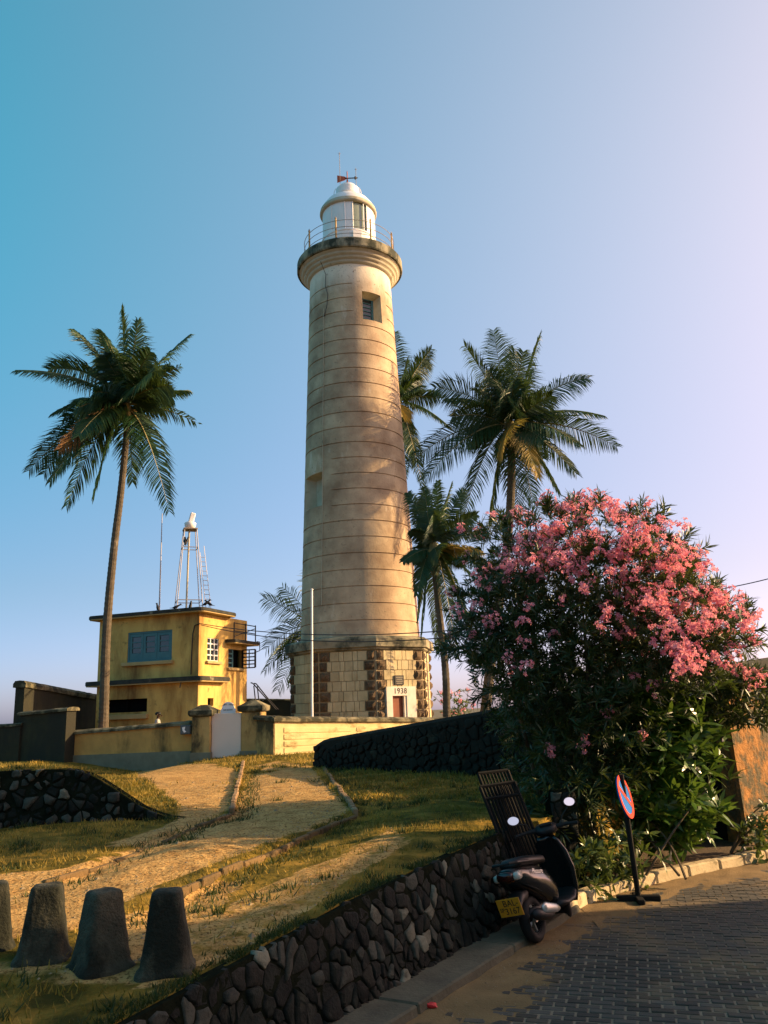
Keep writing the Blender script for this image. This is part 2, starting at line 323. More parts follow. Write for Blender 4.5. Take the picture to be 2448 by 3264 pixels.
def ground_mat():
    m = bpy.data.materials.new('terrace_earth'); m.use_nodes = True; t = m.node_tree; L = t.links.new; N = t.nodes.new
    b = t.nodes['Principled BSDF']; b.inputs['Roughness'].default_value = 1; b.inputs['Specular IOR Level'].default_value = .05
    geo = N('ShaderNodeNewGeometry'); at = N('ShaderNodeAttribute'); at.attribute_name = 'sand'
    def noise(sc, d=8, r=.65):
        n = N('ShaderNodeTexNoise'); n.inputs['Scale'].default_value = sc; n.inputs['Detail'].default_value = d; n.inputs['Roughness'].default_value = r
        L(geo.outputs['Position'], n.inputs['Vector']); return n.outputs['Fac']
    def ramp(f, stops):
        r = N('ShaderNodeValToRGB'); e = r.color_ramp.elements
        while len(e) < len(stops): e.new(.5)
        for i, (p, c) in enumerate(stops): e[i].position = p; e[i].color = (*c, 1)
        L(f, r.inputs[0]); return r.outputs[0]
    sand = ramp(noise(5), [(.3, (.26, .145, .05)), (.5, (.44, .265, .095)), (.7, (.54, .34, .13))])
    grav = ramp(noise(38, 4), [(.38, (.11, .075, .04)), (.48, (1, 1, 1)), (1, (1, 1, 1))])
    mm = N('ShaderNodeMix'); mm.data_type = 'RGBA'; mm.blend_type = 'MULTIPLY'; mm.inputs['Factor'].default_value = .8; L(sand, mm.inputs['A']); L(grav, mm.inputs['B'])
    grs = ramp(noise(2.4), [(.36, (.045, .042, .010)), (.5, (.14, .10, .018)), (.64, (.29, .175, .035))])
    md = N('ShaderNodeMath'); md.operation = 'MULTIPLY_ADD'; L(noise(6), md.inputs[0]); md.inputs[1].default_value = 1.2; L(at.outputs['Fac'], md.inputs[2])
    mr = N('ShaderNodeMapRange'); mr.inputs['From Min'].default_value = .95; mr.inputs['From Max'].default_value = 1.2; L(md.outputs[0], mr.inputs['Value'])
    mx = N('ShaderNodeMix'); mx.data_type = 'RGBA'; L(mr.outputs[0], mx.inputs['Factor']); L(grs, mx.inputs['A']); L(mm.outputs['Result'], mx.inputs['B'])
    L(mx.outputs['Result'], b.inputs['Base Color'])
    bp = N('ShaderNodeBump'); bp.inputs['Strength'].default_value = .7; bp.inputs['Distance'].default_value = .05; L(noise(14), bp.inputs['Height']); L(bp.outputs[0], b.inputs['Normal'])
    return m
M['terrace'] = ground_mat()

# ------------------------------------------------------------------ setting: ground, road, terrace
g = MB(); g.add([(-3000, -3000, -.25), (3000, -3000, -.25), (3000, 3000, -.25), (-3000, 3000, -.25)], [(0, 1, 2, 3)])
tag(g.build('ground', M['ground']), kind='structure')

def wbase(y): return -.43+(y-6.08)*.635          # foot of the rubble retaining wall (x at distance y)
TY = [0, 2.6, 4.4, 5.5, 6.5, 8.6, 11.7, 16, 20, 24, 26, 30, 60]; TZ = [.2, .39, .52, .62, .72, .83, .84, .86, .92, 1.0, 1.02, 1.05, 1.0]
def bound(y): return float(np.interp(y, [11, 13, 16, 20, 30], [-2.75, -3.7, -5.4, -6.6, -8]))
def right_edge(y):
    if y < 9.35: return wbase(y)-.09-.2125*float(np.interp(y, TY, TZ))
    return min(40, 1.47+(y-9.35)*.55)
def _seg(a, b, z): return (G(*a, z).x, G(*a, z).y, G(*b, z).x, G(*b, z).y)
STEPS = [(_seg((737, 2582), (100, 2795), .86), 1, .08, .55), (_seg((1132, 2582), (420, 2860), .84), 1, .10, .9), (_seg((737, 2578), (776, 2438), .88), -1, .07, .5), (_seg((1132, 2576), (1022, 2440), .88), -1, .05, .5)]
def stepdz(x, y):
    dz = 0.0; near = 9
    for (x0, y0, x1, y1), sg, h, fade in STEPS:
        dx, dy = x1-x0, y1-y0; L2 = dx*dx+dy*dy; t = ((x-x0)*dx+(y-y0)*dy)/L2
        if t < -.05 or t > 1.05: continue
        d = sg*((x-x0)*dy-(y-y0)*dx)/math.sqrt(L2)*-1
        if 0 < d < fade:
            k = min(1, d/.09); dz -= h*k*(1-d/fade)*min(1, (1.05-t)/.15, (t+.05)/.1); near = min(near, d)
    return dz, near
def tz(x, y):
    z = float(np.interp(y, TY, TZ))
    if 4 < y < 24 and -6 < x < 2: z += stepdz(x, y)[0]
    if y > 17 and x < -4.5:
        q = min(1, (y-17)/6.0); z -= .36*q*q*(3-2*q)*math.exp(-((x+7.4)/1.7)**2)
    if y >= 11.0:
        d = bound(y)-x                            # raised lawn on the left behind its own rubble wall
        k = min(1, max(0, d/1.5)); k = k*k*(3-2*k)
        z += .66*k*float(np.interp(y, [11.0, 11.2, 14, 20, 24], [1, 1, .82, .25, .0]))
    ke = min(1, max(0, (right_edge(y)-x)/.35)) if y < 9.35 else 1
    z += ke*.05*(mnoise.noise((x*.7, y*.7, 3))+.5*mnoise.noise((x*1.9, y*1.9, 7)))
    if y < 16: z += ke*.018*0+.018*mnoise.noise((x*4, y*4, 1))+.012*mnoise.noise((x*9, y*9, 1))
    return z
SANDP = [([(430, 2470), (480, 2440), (640, 2432), (740, 2450), (765, 2470), (735, 2585), (440, 2690), (330, 2700), (560, 2615), (575, 2570), (470, 2490)], 1),
         ([(800, 2470), (990, 2445), (1110, 2580), (1000, 2635), (700, 2745), (560, 2800), (400, 2870), (250, 2960), (-100, 3010), (-100, 2800), (200, 2770), (440, 2695), (735, 2590), (785, 2520)], 1),
         ([(-100, 3110), (500, 3160), (700, 3070), (950, 2930), (1150, 2780), (1330, 2680), (1250, 2640), (1000, 2760), (800, 2840), (640, 2940), (300, 3060), (-100, 3060)], .55),
         ([(300, 2960), (620, 2830), (800, 2800), (640, 2960), (400, 3080)], .8),
         ([(800, 2450), (870, 2425), (1000, 2440), (990, 2470)], .7)]
def inpoly(x, y, pl):
    c = False; j = len(pl)-1
    for i in range(len(pl)):
        xi, yi = pl[i]; xj, yj = pl[j]
        if (yi > y) != (yj > y) and x < (xj-xi)*(y-yi)/(yj-yi)+xi: c = not c
        j = i
    return c
def sandmask(x, y, z):
    if y < 2.5 or y > 30: return 0
    px, py = proj((x, y, z)); px += 14*mnoise.noise((x*2, y*2, 5)); py += 8*mnoise.noise((x*2, y*2, 9))
    best = 0
    for pl, v in SANDP:
        if inpoly(px, py, pl): best = max(best, v)
    return best
ys = list(np.arange(2.4, 14, .085))+list(np.arange(14, 26, .2))+list(np.arange(26, 61, 2.5)); ys.append(10.985); ys.append(11.0); ys = sorted(ys)
NX = 150; V = []; mask = []
for y in ys:
    xr = right_edge(y); xl = -14 if y < 30 else -40
    for i in range(NX+1):
        t = 1-(1-i/NX)**1.0; t = i/NX
        x = xr-(xr-xl)*(1-t)**2.0
        z = tz(x, y)
        if y < 9.35 and i == NX: z -= .01
        V.append((x, y, z)); mask.append(sandmask(x, y, z))
n1 = NX+1
idx = np.arange(len(ys)*n1).reshape(len(ys), n1)
F = np.stack([idx[:-1, :-1], idx[:-1, 1:], idx[1:, 1:], idx[1:, :-1]], -1).reshape(-1, 4)
sk = []; 
for j, y in enumerate(ys):                       # earth bank down the free right edge
    a = V[idx[j, -1]]; V.append((a[0]+(.25 if y > 9.4 else -.2), a[1], -.2)); mask.append(0)
b0 = len(ys)*n1
F2 = np.array([[idx[j, -1], b0+j, b0+j+1, idx[j+1, -1]] for j in range(len(ys)-1)])
terrace = npmesh('terrace', np.array(V), [F, F2], M['terrace'], smooth=True, attr={'sand': mask}); tag(terrace, kind='structure')

# road bed and pavers
KERB = [G(1800, 2935, 0), G(1880, 2885, 0), G(1950, 2860, 0), G(2100, 2820, 0), G(2300, 2775, 0), G(2448, 2745, 0), G(2700, 2700, 0), G(3100, 2650, 0)]
road = MB(); road.add([(-4, -6, -.007), (12.1, -6, -.007), (12.1, 16, -.007), (-4, 16, -.007)], [(0, 1, 2, 3)])
road = tag(road.build('road', M['roadbase']), kind='structure')
rd = Vector((1, -.29, 0)).normalized(); rn = Vector((.29, 1, 0)).normalized()
PLn, PW = .165, .085
def road_ok(p):
    if p.x < wbase(p.y)+.24: return False
    for a, b in zip(KERB[:-1], KERB[1:]):
        if a.x <= p.x <= b.x:
            yy = a.y+(b.y-a.y)*(p.x-a.x)/(b.x-a.x); return p.y < yy-.03
    return p.x < KERB[0].x and p.y < 9.2
def sand_h(x, y):                                # drifted sand along the wall foot
    d = (x-(wbase(y)+.3))*.84
    w = .55+.35*mnoise.noise((x*.9, y*.9, 2))
    if y > 8.2: w *= max(.2, 1-(y-8.2)*.9)
    return .017*(1-d/w)+.013*mnoise.noise((x*4, y*4, 4))-.004
pav = []
for i in range(-10, 190):
    for j in range(-20, 120):
        p = rd*(i*PLn+(PLn/2 if j % 2 else 0)-3)+rn*(j*PW+3)
        if not (4.6 < p.y < 14 and p.x < 9): continue
        q = proj((p.x, p.y, 0))
        if not (-60 < q[0] < 2520 and q[1] < 3330): continue
        if road_ok(p) and sand_h(p.x, p.y) < .008: pav.append((p.length, p))
pav.sort(key=lambda t: t[0])
pm = [MB().box((0, 0, -.03), (PLn-.014, PW-.012, .06)).build('paver_source', M['paver'], bevel=.006) for k in range(1)]
pmesh = pm[0].data; bpy.data.objects.remove(pm[0])
ang = math.atan2(rd.y, rd.x)
for k, (d, p) in enumerate(pav[:300]):
    o = link('paver', pmesh, road); o.location = (p.x, p.y, .03-.03+random.uniform(-.004, .003)-.0); o.rotation_euler = (random.uniform(-.012, .012), random.uniform(-.012, .012), ang+random.uniform(-.012, .012))
mb = MB(); R = Matrix.Rotation(ang, 3, 'Z')
for d, p in pav[300:]: mb.box((p.x, p.y, -.03+random.uniform(-.004, .003)), (PLn-.014, PW-.012, .06), R)
tag(mb.build('pavers', M['paver'], road, fix=False), kind='stuff')
V = []; yy = np.arange(2.6, 10.5, .05); xx = np.arange(0, 2.2, .05)
for y in yy:
    for x in xx: X = wbase(y)+.2+x; V.append((X, y, sand_h(X, y)))
idx = np.arange(len(yy)*len(xx)).reshape(len(yy), len(xx)); F = np.stack([idx[:-1, :-1], idx[:-1, 1:], idx[1:, 1:], idx[1:, :-1]], -1).reshape(-1, 4)
tag(npmesh('sand_drift', np.array(V), [F], M['sand'], smooth=True), kind='structure')

V = []; kx = np.arange(1.9, 9, .05); dd = np.arange(0, 1.5, .05)
for x in kx:
    ky = float(np.interp(x, [p.x for p in KERB], [p.y for p in KERB]))
    for d in dd: V.append((x, ky+.03-d, .016*(1-d/(.75+.35*mnoise.noise((x*1.1, d, 6))))+.011*mnoise.noise((x*5, d*5, 3))-.003))
idx = np.arange(len(kx)*len(dd)).reshape(len(kx), len(dd)); F = np.stack([idx[:-1, :-1], idx[:-1, 1:], idx[1:, 1:], idx[1:, :-1]], -1).reshape(-1, 4)
tag(npmesh('sand_drift', np.array(V), [F], M['sand'], smooth=True), kind='structure')
# concrete footing strip below the rubble wall, cast in lengths
foot = bpy.data.objects.new('footing', None); COL.objects.link(foot); tag(foot, kind='structure')
y = 2.4; k = 0
while y < 9.2:
    y2 = min(9.3, y+1.38); zt = .075+.006*math.sin(k*3)
    a, b = wbase(y+.006), wbase(y2-.006)
    MB().hexa([(a-.1, y+.006, -.1), (a+.265, y+.006-.17, -.1), (b+.265, y2-.006-.17, -.1), (b-.1, y2-.006, -.1)],
              [(a-.1, y+.006, zt+.01), (a+.25, y+.006-.16, zt), (b+.25, y2-.006-.16, zt), (b-.1, y2-.006, zt+.01)]).build('footing_slab', M['concrete'], foot, bevel=.012)
    y = y2; k += 1
# pale kerb stones along the planting bed
kerb = bpy.data.objects.new('kerb', None); COL.objects.link(kerb); tag(kerb, kind='structure')
seg = 0
for a, b in zip(KERB[:-1], KERB[1:]):
    L_ = (b-a).length; n = max(1, round(L_/.62)); d = (b-a)/n; t = d.normalized(); nn = Vector((-t.y, t.x, 0))
    for i in range(n):
        p = a+d*i+t*.006; q = a+d*(i+1)-t*.006; h = .125+random.uniform(-.012, .012); o1 = random.uniform(-.012, .012)
        MB().hexa([p+nn*o1-Vector((0, 0, .06)), q+nn*o1-Vector((0, 0, .06)), q+nn*.17-Vector((0, 0, .06)), p+nn*.17-Vector((0, 0, .06))],
                  [p+nn*(o1+.015)+Vector((0, 0, h)), q+nn*(o1+.015)+Vector((0, 0, h+random.uniform(-.008, .008))), q+nn*.165+Vector((0, 0, h)), p+nn*.165+Vector((0, 0, h))]).build('kerb_stone', M['kerb'], kerb, bevel=.018)
V = []; yy = np.arange(9, 16, .2); xx = np.arange(0.6, 10, .2)
for y in yy:
    for x in xx:
        ky = np.interp(x, [p.x for p in KERB], [p.y for p in KERB])
        V.append((x, y, (.09 if y > ky+.1 else -.08)+.03*mnoise.noise((x*3, y*3, 0))))
idx = np.arange(len(yy)*len(xx)).reshape(len(yy), len(xx)); F = np.stack([idx[:-1, :-1], idx[:-1, 1:], idx[1:, 1:], idx[1:, :-1]], -1).reshape(-1, 4)
tag(npmesh('planting_bed', np.array(V), [F], M['soil'], smooth=True), kind='structure')

# ------------------------------------------------------------------ rubble walls from Voronoi stones
def voronoi_cells(w, h, n, seed, aspect=1.0):
    r = random.Random(seed); pts = []
    cell = math.sqrt(w*h/n); tries = 0
    while len(pts) < n and tries < n*60:
        tries += 1; p = (r.uniform(0, w), r.uniform(0, h))
        md = cell*.62*r.choice((.5, .7, .9, 1.35))
        if all((p[0]-q[0])**2*aspect+(p[1]-q[1])**2 > md*md for q in pts): pts.append(p)
    out = []
    for i, p in enumerate(pts):
        poly = [(0, 0), (w, 0), (w, h), (0, h)]
        near = sorted(range(len(pts)), key=lambda k: (pts[k][0]-p[0])**2+(pts[k][1]-p[1])**2)[1:16]
        for k in near:
            q = pts[k]; mx, my = (p[0]+q[0])/2, (p[1]+q[1])/2; dx, dy = q[0]-p[0], q[1]-p[1]
            new = []
            for a, b in zip(poly, poly[1:]+poly[:1]):
                da = (a[0]-mx)*dx+(a[1]-my)*dy; db = (b[0]-mx)*dx+(b[1]-my)*dy
                if da <= 0: new.append(a)
                if (da < 0) != (db < 0) and da != db: s = da/(da-db); new.append((a[0]+(b[0]-a[0])*s, a[1]+(b[1]-a[1])*s))
            poly = new
            if len(poly) < 3: break
        if len(poly) >= 3: out.append((p, poly))
    return out
def stones(parent, w, h, n, seed, place, top, mats, weights, gap=.012, depth=.05, vs=1.0, shrink=.82):
    """place(u,v,out)->world; cells cut off above top(u)"""
    r = random.Random(seed); out = []
    for c, poly in voronoi_cells(w, h/vs, n, seed):
        pl = []; poly = [(a, b*vs) for a, b in poly]
        for a, b in zip(poly, poly[1:]+poly[:1]):
            L_ = math.hypot(b[0]-a[0], b[1]-a[1])
            pl.append(a)
            if L_ > .07: jj = .09*L_; pl.append((a[0]+(b[0]-a[0])*r.uniform(.3, .7)+r.uniform(-jj, jj), a[1]+(b[1]-a[1])*r.uniform(.3, .7)+r.uniform(-jj, jj)))
        cx = sum(p[0] for p in pl)/len(pl); cy = sum(p[1] for p in pl)/len(pl)
        if cy > top(cx)-.01: continue
        pl = [(p[0], min(p[1], top(p[0])+r.uniform(-.015, .02))) for p in pl]
        size = max(math.hypot(p[0]-cx, p[1]-cy) for p in pl)
        if size < .03: continue
        def ins(k): return [(cx+(p[0]-cx)*k, cy+(p[1]-cy)*k) for p in pl]
        k0 = max(.5, 1-gap/size*1.1)*(1 if r.random() < .5 else r.uniform(shrink, 1)); k1 = k0*.90; k2 = k0*.6
        d0 = depth*(r.uniform(.05, .28) if r.random() < .3 else r.uniform(.35, 1.15)); tx, ty = r.uniform(-.25, .25), r.uniform(-.25, .25)
        rings = []
        for kk, dd in ((k0, -.03), (k0, d0*.25), (k0*.95, d0*.62), (k0*.84, d0*.9), (k2, d0*1.05)):
            rings.append([place(p[0], p[1], dd+((p[0]-cx)*tx+(p[1]-cy)*ty)*(.6 if dd > 0 else 0)+(r.uniform(-.006, .006) if dd > 0 else 0)) for p in ins(kk)])
        out.append((size, rings, r.choices(range(len(mats)), weights)[0] if d0 > depth*.3 else 0))
    out.sort(key=lambda t: -t[0])
    for sz, rg, k in out[:300]: MB().loft(rg).build('stone', mats[k], parent, world=True, smooth=True)
    if len(out) > 300:                            # the smallest chips stay one joined part
        mb = MB()
        for sz, rg, k in out[300:]: mb.cur = k; mb.loft(rg)
        tag(mb.build('small_stones', mats, parent, world=True, smooth=True), kind='stuff')

# retaining wall beside the scooter
W0, W1 = Vector((wbase(2.7), 2.7, 0)), Vector((wbase(9.35), 9.35, 0)); wt = (W1-W0).normalized(); wn = Vector((wt.y, -wt.x, 0)); WL = (W1-W0).length
rw = empty('retaining_wall', W0, 'dark rubble stone retaining wall with pale stones beside the paved street', 'stone wall')
def wtop(u): p = W0+wt*u; return float(np.interp(p.y, TY, TZ))+.012
def wplace(u, v, d): return W0+wt*u+wn*(d-.17*v/.8-.02)+Vector((0, 0, v))
core = MB(); N_ = 30
rings = []
for i in range(N_+1):
    u = WL*i/N_; h = wtop(u)-.004
    rings.append([wplace(u, 0, .006)-Vector((0, 0, .1)), wplace(u, h, .006), wplace(u, h, 0)-wn*.09, wplace(u, h-.2, 0)-wn*.4, wplace(u, 0, 0)-wn*.4-Vector((0, 0, .1))])
core.loft(rings).build('wall_core', M['wallcore'], rw, world=True)
STM = [M['basalt'], M['midstone'], M['palestone'], M['brownstone']]
stones(rw, WL, 1.0, 640, 3, wplace, wtop, STM, (52, 24, 8, 16), gap=.007, depth=.028, vs=1.15)

# raised-lawn rubble wall on the left
LA, LB = Vector((-8.0, 10.75, .8)), Vector((-2.7, 10.95, .8)); lt = (LB-LA).normalized(); ln = Vector((lt.y, -lt.x, 0)); LL = (LB-LA).length
lw = empty('rubble_wall', LA, 'low dark rubble wall with grey stones holding up the raised lawn', 'stone wall')
def ltop(u): x = (LA+lt*u).x; return max(.02, tz(x, 11.02)-.8+.02)
def lplace(u, v, d): return LA+lt*u+ln*(d-.08*v)+Vector((0, 0, v))
rings = []
for i in range(31):
    u = LL*i/30; h = ltop(u)-.02
    rings.append([lplace(u, -.15, .01), lplace(u, h, .01), lplace(u, h, 0)-ln*.25, lplace(u, -.15, 0)-ln*.25])
MB().loft(rings).build('wall_core', M['wallcore'], lw, world=True)
stones(lw, LL, .85, 290, 11, lplace, ltop, [M['basalt'], M['midstone'], M['palestone']], (45, 45, 6), gap=.016, depth=.06, shrink=.6)

# ramp wall rising to the right behind the oleander, with an orange plastered end
RA, RB = Vector((-1.75, 19.0, .75)), Vector((5.15, 12.45, 0)); rt = Vector((RB.x-RA.x, RB.y-RA.y, 0)); RL = rt.length; rt.normalize(); rnn = Vector((rt.y, -rt.x, 0))
if rnn.y > 0: rnn = -rnn
rmp = empty('ramp_wall', RA, 'dark rough ramp wall rising to the right behind the pink oleander', 'wall')
def rtop(u): return 1.49+(2.55-1.49)*u/RL
rings = []
for i in range(41):
    u = RL*i/40; tp = rtop(u)
    if i < 2: tp -= (.09, .02)[i]
    p = Vector((RA.x, RA.y, 0))+rt*u; w = .05*mnoise.noise((u*2, 0, 0))
    rings.append([p+rnn*.1+Vector((0, 0, -.1)), p+rnn*(.02+w*.3)+Vector((0, 0, tp*.6)), p+Vector((0, 0, tp-.06)), p-rnn*.07+Vector((0, 0, tp)), p-rnn*.5+Vector((0, 0, tp)), p-rnn*.6+Vector((0, 0, -.1))])
MB().loft(rings).build('wall_body', M['rampart'], rmp, world=True)
def rplace(u, v, d): p = Vector((RA.x, RA.y, 0))+rt*u; return p+rnn*(d+.075-.05*v)+Vector((0, 0, .7+v))
stones(rmp, RL*.62, 1.3, 260, 21, rplace, lambda u: rtop(u)-.82, [M['rampart']], (1,), gap=.012, depth=.03, shrink=.6)
ow = empty('orange_wall', (5.2, 12.2, 0), 'peeling orange plaster wall end in sun at the right edge', 'wall')
def ZY(px, py, y): return P(px, py, y)
a0 = P(2345, 2400, 12.1); a1 = P(2700, 2400, 14.2)
MB().hexa([(a0.x, a0.y, -.1), (a1.x, a1.y, -.1), (a1.x+.1, a1.y+.5, -.1), (a0.x-.1, a0.y+.5, -.1)],
          [(a0.x-.06, a0.y+.03, 2.28), (a1.x, a1.y+.03, 2.5), (a1.x+.1, a1.y+.45, 2.5), (a0.x-.1, a0.y+.45, 2.28)]).build('plaster_face', M['orange_wall'], ow, world=True, bevel=.05)
MB().hexa([(a0.x-.25, a0.y-.12, 2.27), (a1.x, a1.y-.12, 2.5), (a1.x+.1, a1.y+.6, 2.5), (a0.x-.2, a0.y+.6, 2.27)],
          [(a0.x-.2, a0.y+.02, 2.55), (a1.x, a1.y+.02, 2.85), (a1.x+.1, a1.y+.5, 2.85), (a0.x-.2, a0.y+.5, 2.55)]).build('coping', M['roofdark'], ow, world=True, bevel=.04)
# stub of a stone post at the end of the retaining wall
sp = empty('stone_post', (1.95, 10.0, 0), 'short rubble gatepost stub behind the scooter mirror', 'post')
MB().hexa([(1.78, 9.88, 0), (2.15, 9.95, 0), (2.1, 10.3, 0), (1.72, 10.25, 0)], [(1.84, 9.93, 1.12), (2.1, 9.98, 1.15), (2.06, 10.25, 1.12), (1.79, 10.2, 1.1)]).build('post_core', M['wallcore'], sp, world=True)
e1 = Vector((1.78, 9.88, 0)); et = Vector((.37, .07, 0)).normalized(); en = Vector((et.y, -et.x, 0))
stones(sp, .36, 1.12, 22, 5, lambda u, v, d: e1+et*(u*(1-.18*v)+.03*v)+en*(d-.05*v)+Vector((0, 0, v)), lambda u: 1.1, [M['brownstone'], M['midstone']], (60, 40), depth=.03)

# ------------------------------------------------------------------ lighthouse
DX, DY = -1.17, 34.0; ZB = 1.0; ZO = .48
lh = empty('lighthouse', (DX, DY, ZB), 'tall round tan lighthouse with white lantern and octagonal stone base', 'lighthouse')
AX = Vector((DX, DY, 0))
R8 = 2.92; AF = RAD(13)
def ov(k, r): a = AF+k*math.pi/4; return Vector((DX+r*math.sin(a), DY-r*math.cos(a), 0))
ZC = 4.33
def octring(r, z): return [ov(k, r)+Vector((0, 0, z)) for k in range(8)]
MB().loft([octring(R8-.03, .6), octring(R8-.03, ZC)]).build('base_core', M['mortar'], lh, world=True)
MB().loft([octring(R8+.02, ZC), octring(R8+.1, ZC+.05), octring(R8+.1, ZC+.1), octring(R8+.2, ZC+.13), octring(R8+.2, ZC+.44), octring(R8+.1, ZC+.52), octring(R8-.35, ZC+.6)]).build('cornice', M['corn'], lh, world=True)
CH = .372; r_ = random.Random(4)
faces = [-2, -1, 0, 1]
door_u0, door_u1, door_z = .36, 1.74, 2.96
for fk in faces:
    A, B = ov(fk, R8), ov(fk+1, R8); L8 = (B-A).length; u_ = (B-A).normalized(); nn = Vector((u_.y, -u_.x, 0))
    if nn.dot(A-AX) < 0: nn = -nn
    Rm = Matrix((u_, -nn, Vector((0, 0, 1)))).transposed()
    def blk(u0, u1, z0, z1, proud, m, name, hewn=False):
        g_ = .030 if hewn else .009
        if hewn:
            vs = []; nu, nz = 4, 3; fs = []
            for j in range(nz+1):
                for i in range(nu+1):
                    e = .0 if (i in (0, nu) or j in (0, nz)) else r_.uniform(.03, .09)
                    p = A+u_*(u0+g_+(u1-u0-2*g_)*i/nu)+Vector((0, 0, z0+g_+(z1-z0-2*g_)*j/nz))+nn*(proud+e); vs.append(p)
            for j in range(nz):
                for i in range(nu): q = j*(nu+1)+i; fs.append((q, q+1, q+nu+2, q+nu+1))
            bk = [A+u_*(u0+g_)+Vector((0, 0, z0+g_))-nn*.05, A+u_*(u1-g_)+Vector((0, 0, z0+g_))-nn*.05, A+u_*(u1-g_)+Vector((0, 0, z1-g_))-nn*.05, A+u_*(u0+g_)+Vector((0, 0, z1-g_))-nn*.05]
            n0 = len(vs); vs += bk; c = [0, nu, (nz+1)*(nu+1)-1, nz*(nu+1)]
            bot = list(range(0, nu+1)); rt_ = [j*(nu+1)+nu for j in range(nz+1)]; tp_ = [nz*(nu+1)+i for i in range(nu, -1, -1)]; lf = [j*(nu+1) for j in range(nz, -1, -1)]
            fs += [tuple([n0, n0+1]+bot[::-1]), tuple([n0+1, n0+2]+rt_[::-1]), tuple([n0+2, n0+3]+tp_[::-1]), tuple([n0+3, n0]+lf[::-1])]
            MB().add(vs, fs).build(name, m, lh, world=True); return
        c = A+u_*((u0+u1)/2)+Vector((0, 0, (z0+z1)/2))+nn*(proud/2-.03)
        MB().box(c, (u1-u0-2*g_, proud+.06, z1-z0-2*g_), Rm).build(name, m, lh, world=True, bevel=.006)
    for row in range(9):
        z1 = ZC-row*CH; z0 = z1-CH
        ql = .46 if (row+fk) % 2 else .34; qr = .46 if (row+fk+1) % 2 else .34
        if not (fk == 0 and z0 < door_z-.05 and ql > door_u0): pass
        lim0, lim1 = ql, L8-qr
        blk(.03, ql if not (fk == 0 and z1 < door_z+.1) else door_u0-.01, z0, z1, .02, M['quoin'], 'quoin', True)
        blk((L8-qr) if not (fk == 0 and z1 < door_z+.1) else max(L8-qr, door_u1+.01), L8-.03, z0, z1, .02, M['quoin'], 'quoin', True)
        u = lim0; long = (row % 2 == 0)
        while u < lim1-.01:
            w = .33 if long else .18; w *= r_.uniform(.95, 1.08); long = not long
            u2 = u+w if u+w < lim1-.12 else lim1
            hit = fk == 0 and ((z0 < door_z-.02 and u2 > door_u0 and u < door_u1) or (z0 < 3.42 and z1 > 2.98 and u2 > .80 and u < 1.26))
            if hit and z1 < door_z+.1:
                if u < door_u0-.05 and door_u0-u > .06: blk(u, door_u0-.005, z0, z1, .012, M['ashlar'], 'ashlar_block')
                if u2 > door_u1+.05: blk(max(u, door_u1+.005), u2, z0, z1, .012, M['ashlar'], 'ashlar_block')
            elif not hit: blk(u, u2, z0, z1, .012+r_.uniform(-.004, .005), M['ashlar'], 'ashlar_block')
            else:
                blk(u, u2, z0, z1, .008, M['ashlar'], 'ashlar_block')
            u = u2
    if fk == 0:
        def fp(u, z, d): return A+u_*u+nn*d+Vector((0, 0, z))
        su = MB()
        for (ua, ub, za, zb) in ((door_u0, .63, 1.0, 2.62), (1.30, door_u1, 1.0, 2.62), (door_u0, door_u1, 2.62, door_z)):
            su.box(fp((ua+ub)/2, (za+zb)/2, .04), (ub-ua, .16, zb-za), Rm)
        sur = su.build('doorway_surround', M['doorway'], lh, world=True)
        MB().box(fp(.965, 1.8, -.015), (.67, .02, 1.64), Rm).build('door', M['door_red'], lh, world=True)
        MB().box(fp(1.245, 1.8, .04), (.11, .10, 1.63), Rm).build('door_jamb', M['doorway'], lh, world=True)
        MB().box(fp(1.02, 3.20, .03), (.44, .05, .36), Rm).build('plaque', M['black_paint'], lh, world=True, bevel=.008)
        RT = Matrix((u_, Vector((0, 0, 1)), nn)).transposed()
        loc = wmat(lh).inverted() @ fp(1.0, 2.79, .122)
        text_mesh('date_numerals', '1938', .30, M['black_text'], lh, RT, loc, .006, 1.12, .95)
        for k in range(4):
            MB().box(fp(1.02, 3.31-k*.075, .057), (.32-.05*(k % 2), .006, .018), Rm).build('plaque_line', M['soffit'], lh, world=True)
# shaft with grooves and two deep windows
def sr(z): return 1.86+(20.78-z)/(20.78-4.9)*.60
grooves = [5.043+ZO+.6672*k for k in range(23)]
zs = [4.75]
for gz in grooves: zs += [gz-.05, gz-.022, gz-.012, gz+.012, gz+.022, gz+.3]
zs += [20.85, 21.0, 21.15, 21.3]
WINS = [(19.95-.0, 18.55, .38, .82), (11.72, 10.15, -1.12, -.70)]       # (ztop, zbot, angle0, angle1) angles to the right of the camera side
WINS = [(19.86, 18.50, .30, .80), (11.75, 10.30, -1.25, -.62)]
zs += [w[0] for w in WINS]+[w[1] for w in WINS]
zs = sorted(zs); NA = 128
angs = [2*math.pi*k/NA for k in range(NA)]
for w in WINS:
    for a in w[2:]:
        a %= 2*math.pi; k = min(range(len(angs)), key=lambda i: abs(angs[i]-a)); angs[k] = a
def gap_here(gz, a):
    a = (a+math.pi) % (2*math.pi)-math.pi
    for zt, zb, aa, ab in WINS:
        if zb-.25 < gz < zt+1.0 and aa-.22 < a < ab+.22: return True
    return False
V = []; vid = {}
for i, z in enumerate(zs):
    for k, a in enumerate(angs):
        r = sr(z)
        for gz in grooves:
            if abs(z-gz) < .0125 and not gap_here(gz, a): r -= .035
            elif abs(z-gz-.022) < .002 and not gap_here(gz, a): r += .006
        V.append((DX+r*math.sin(a), DY-r*math.cos(a), z))
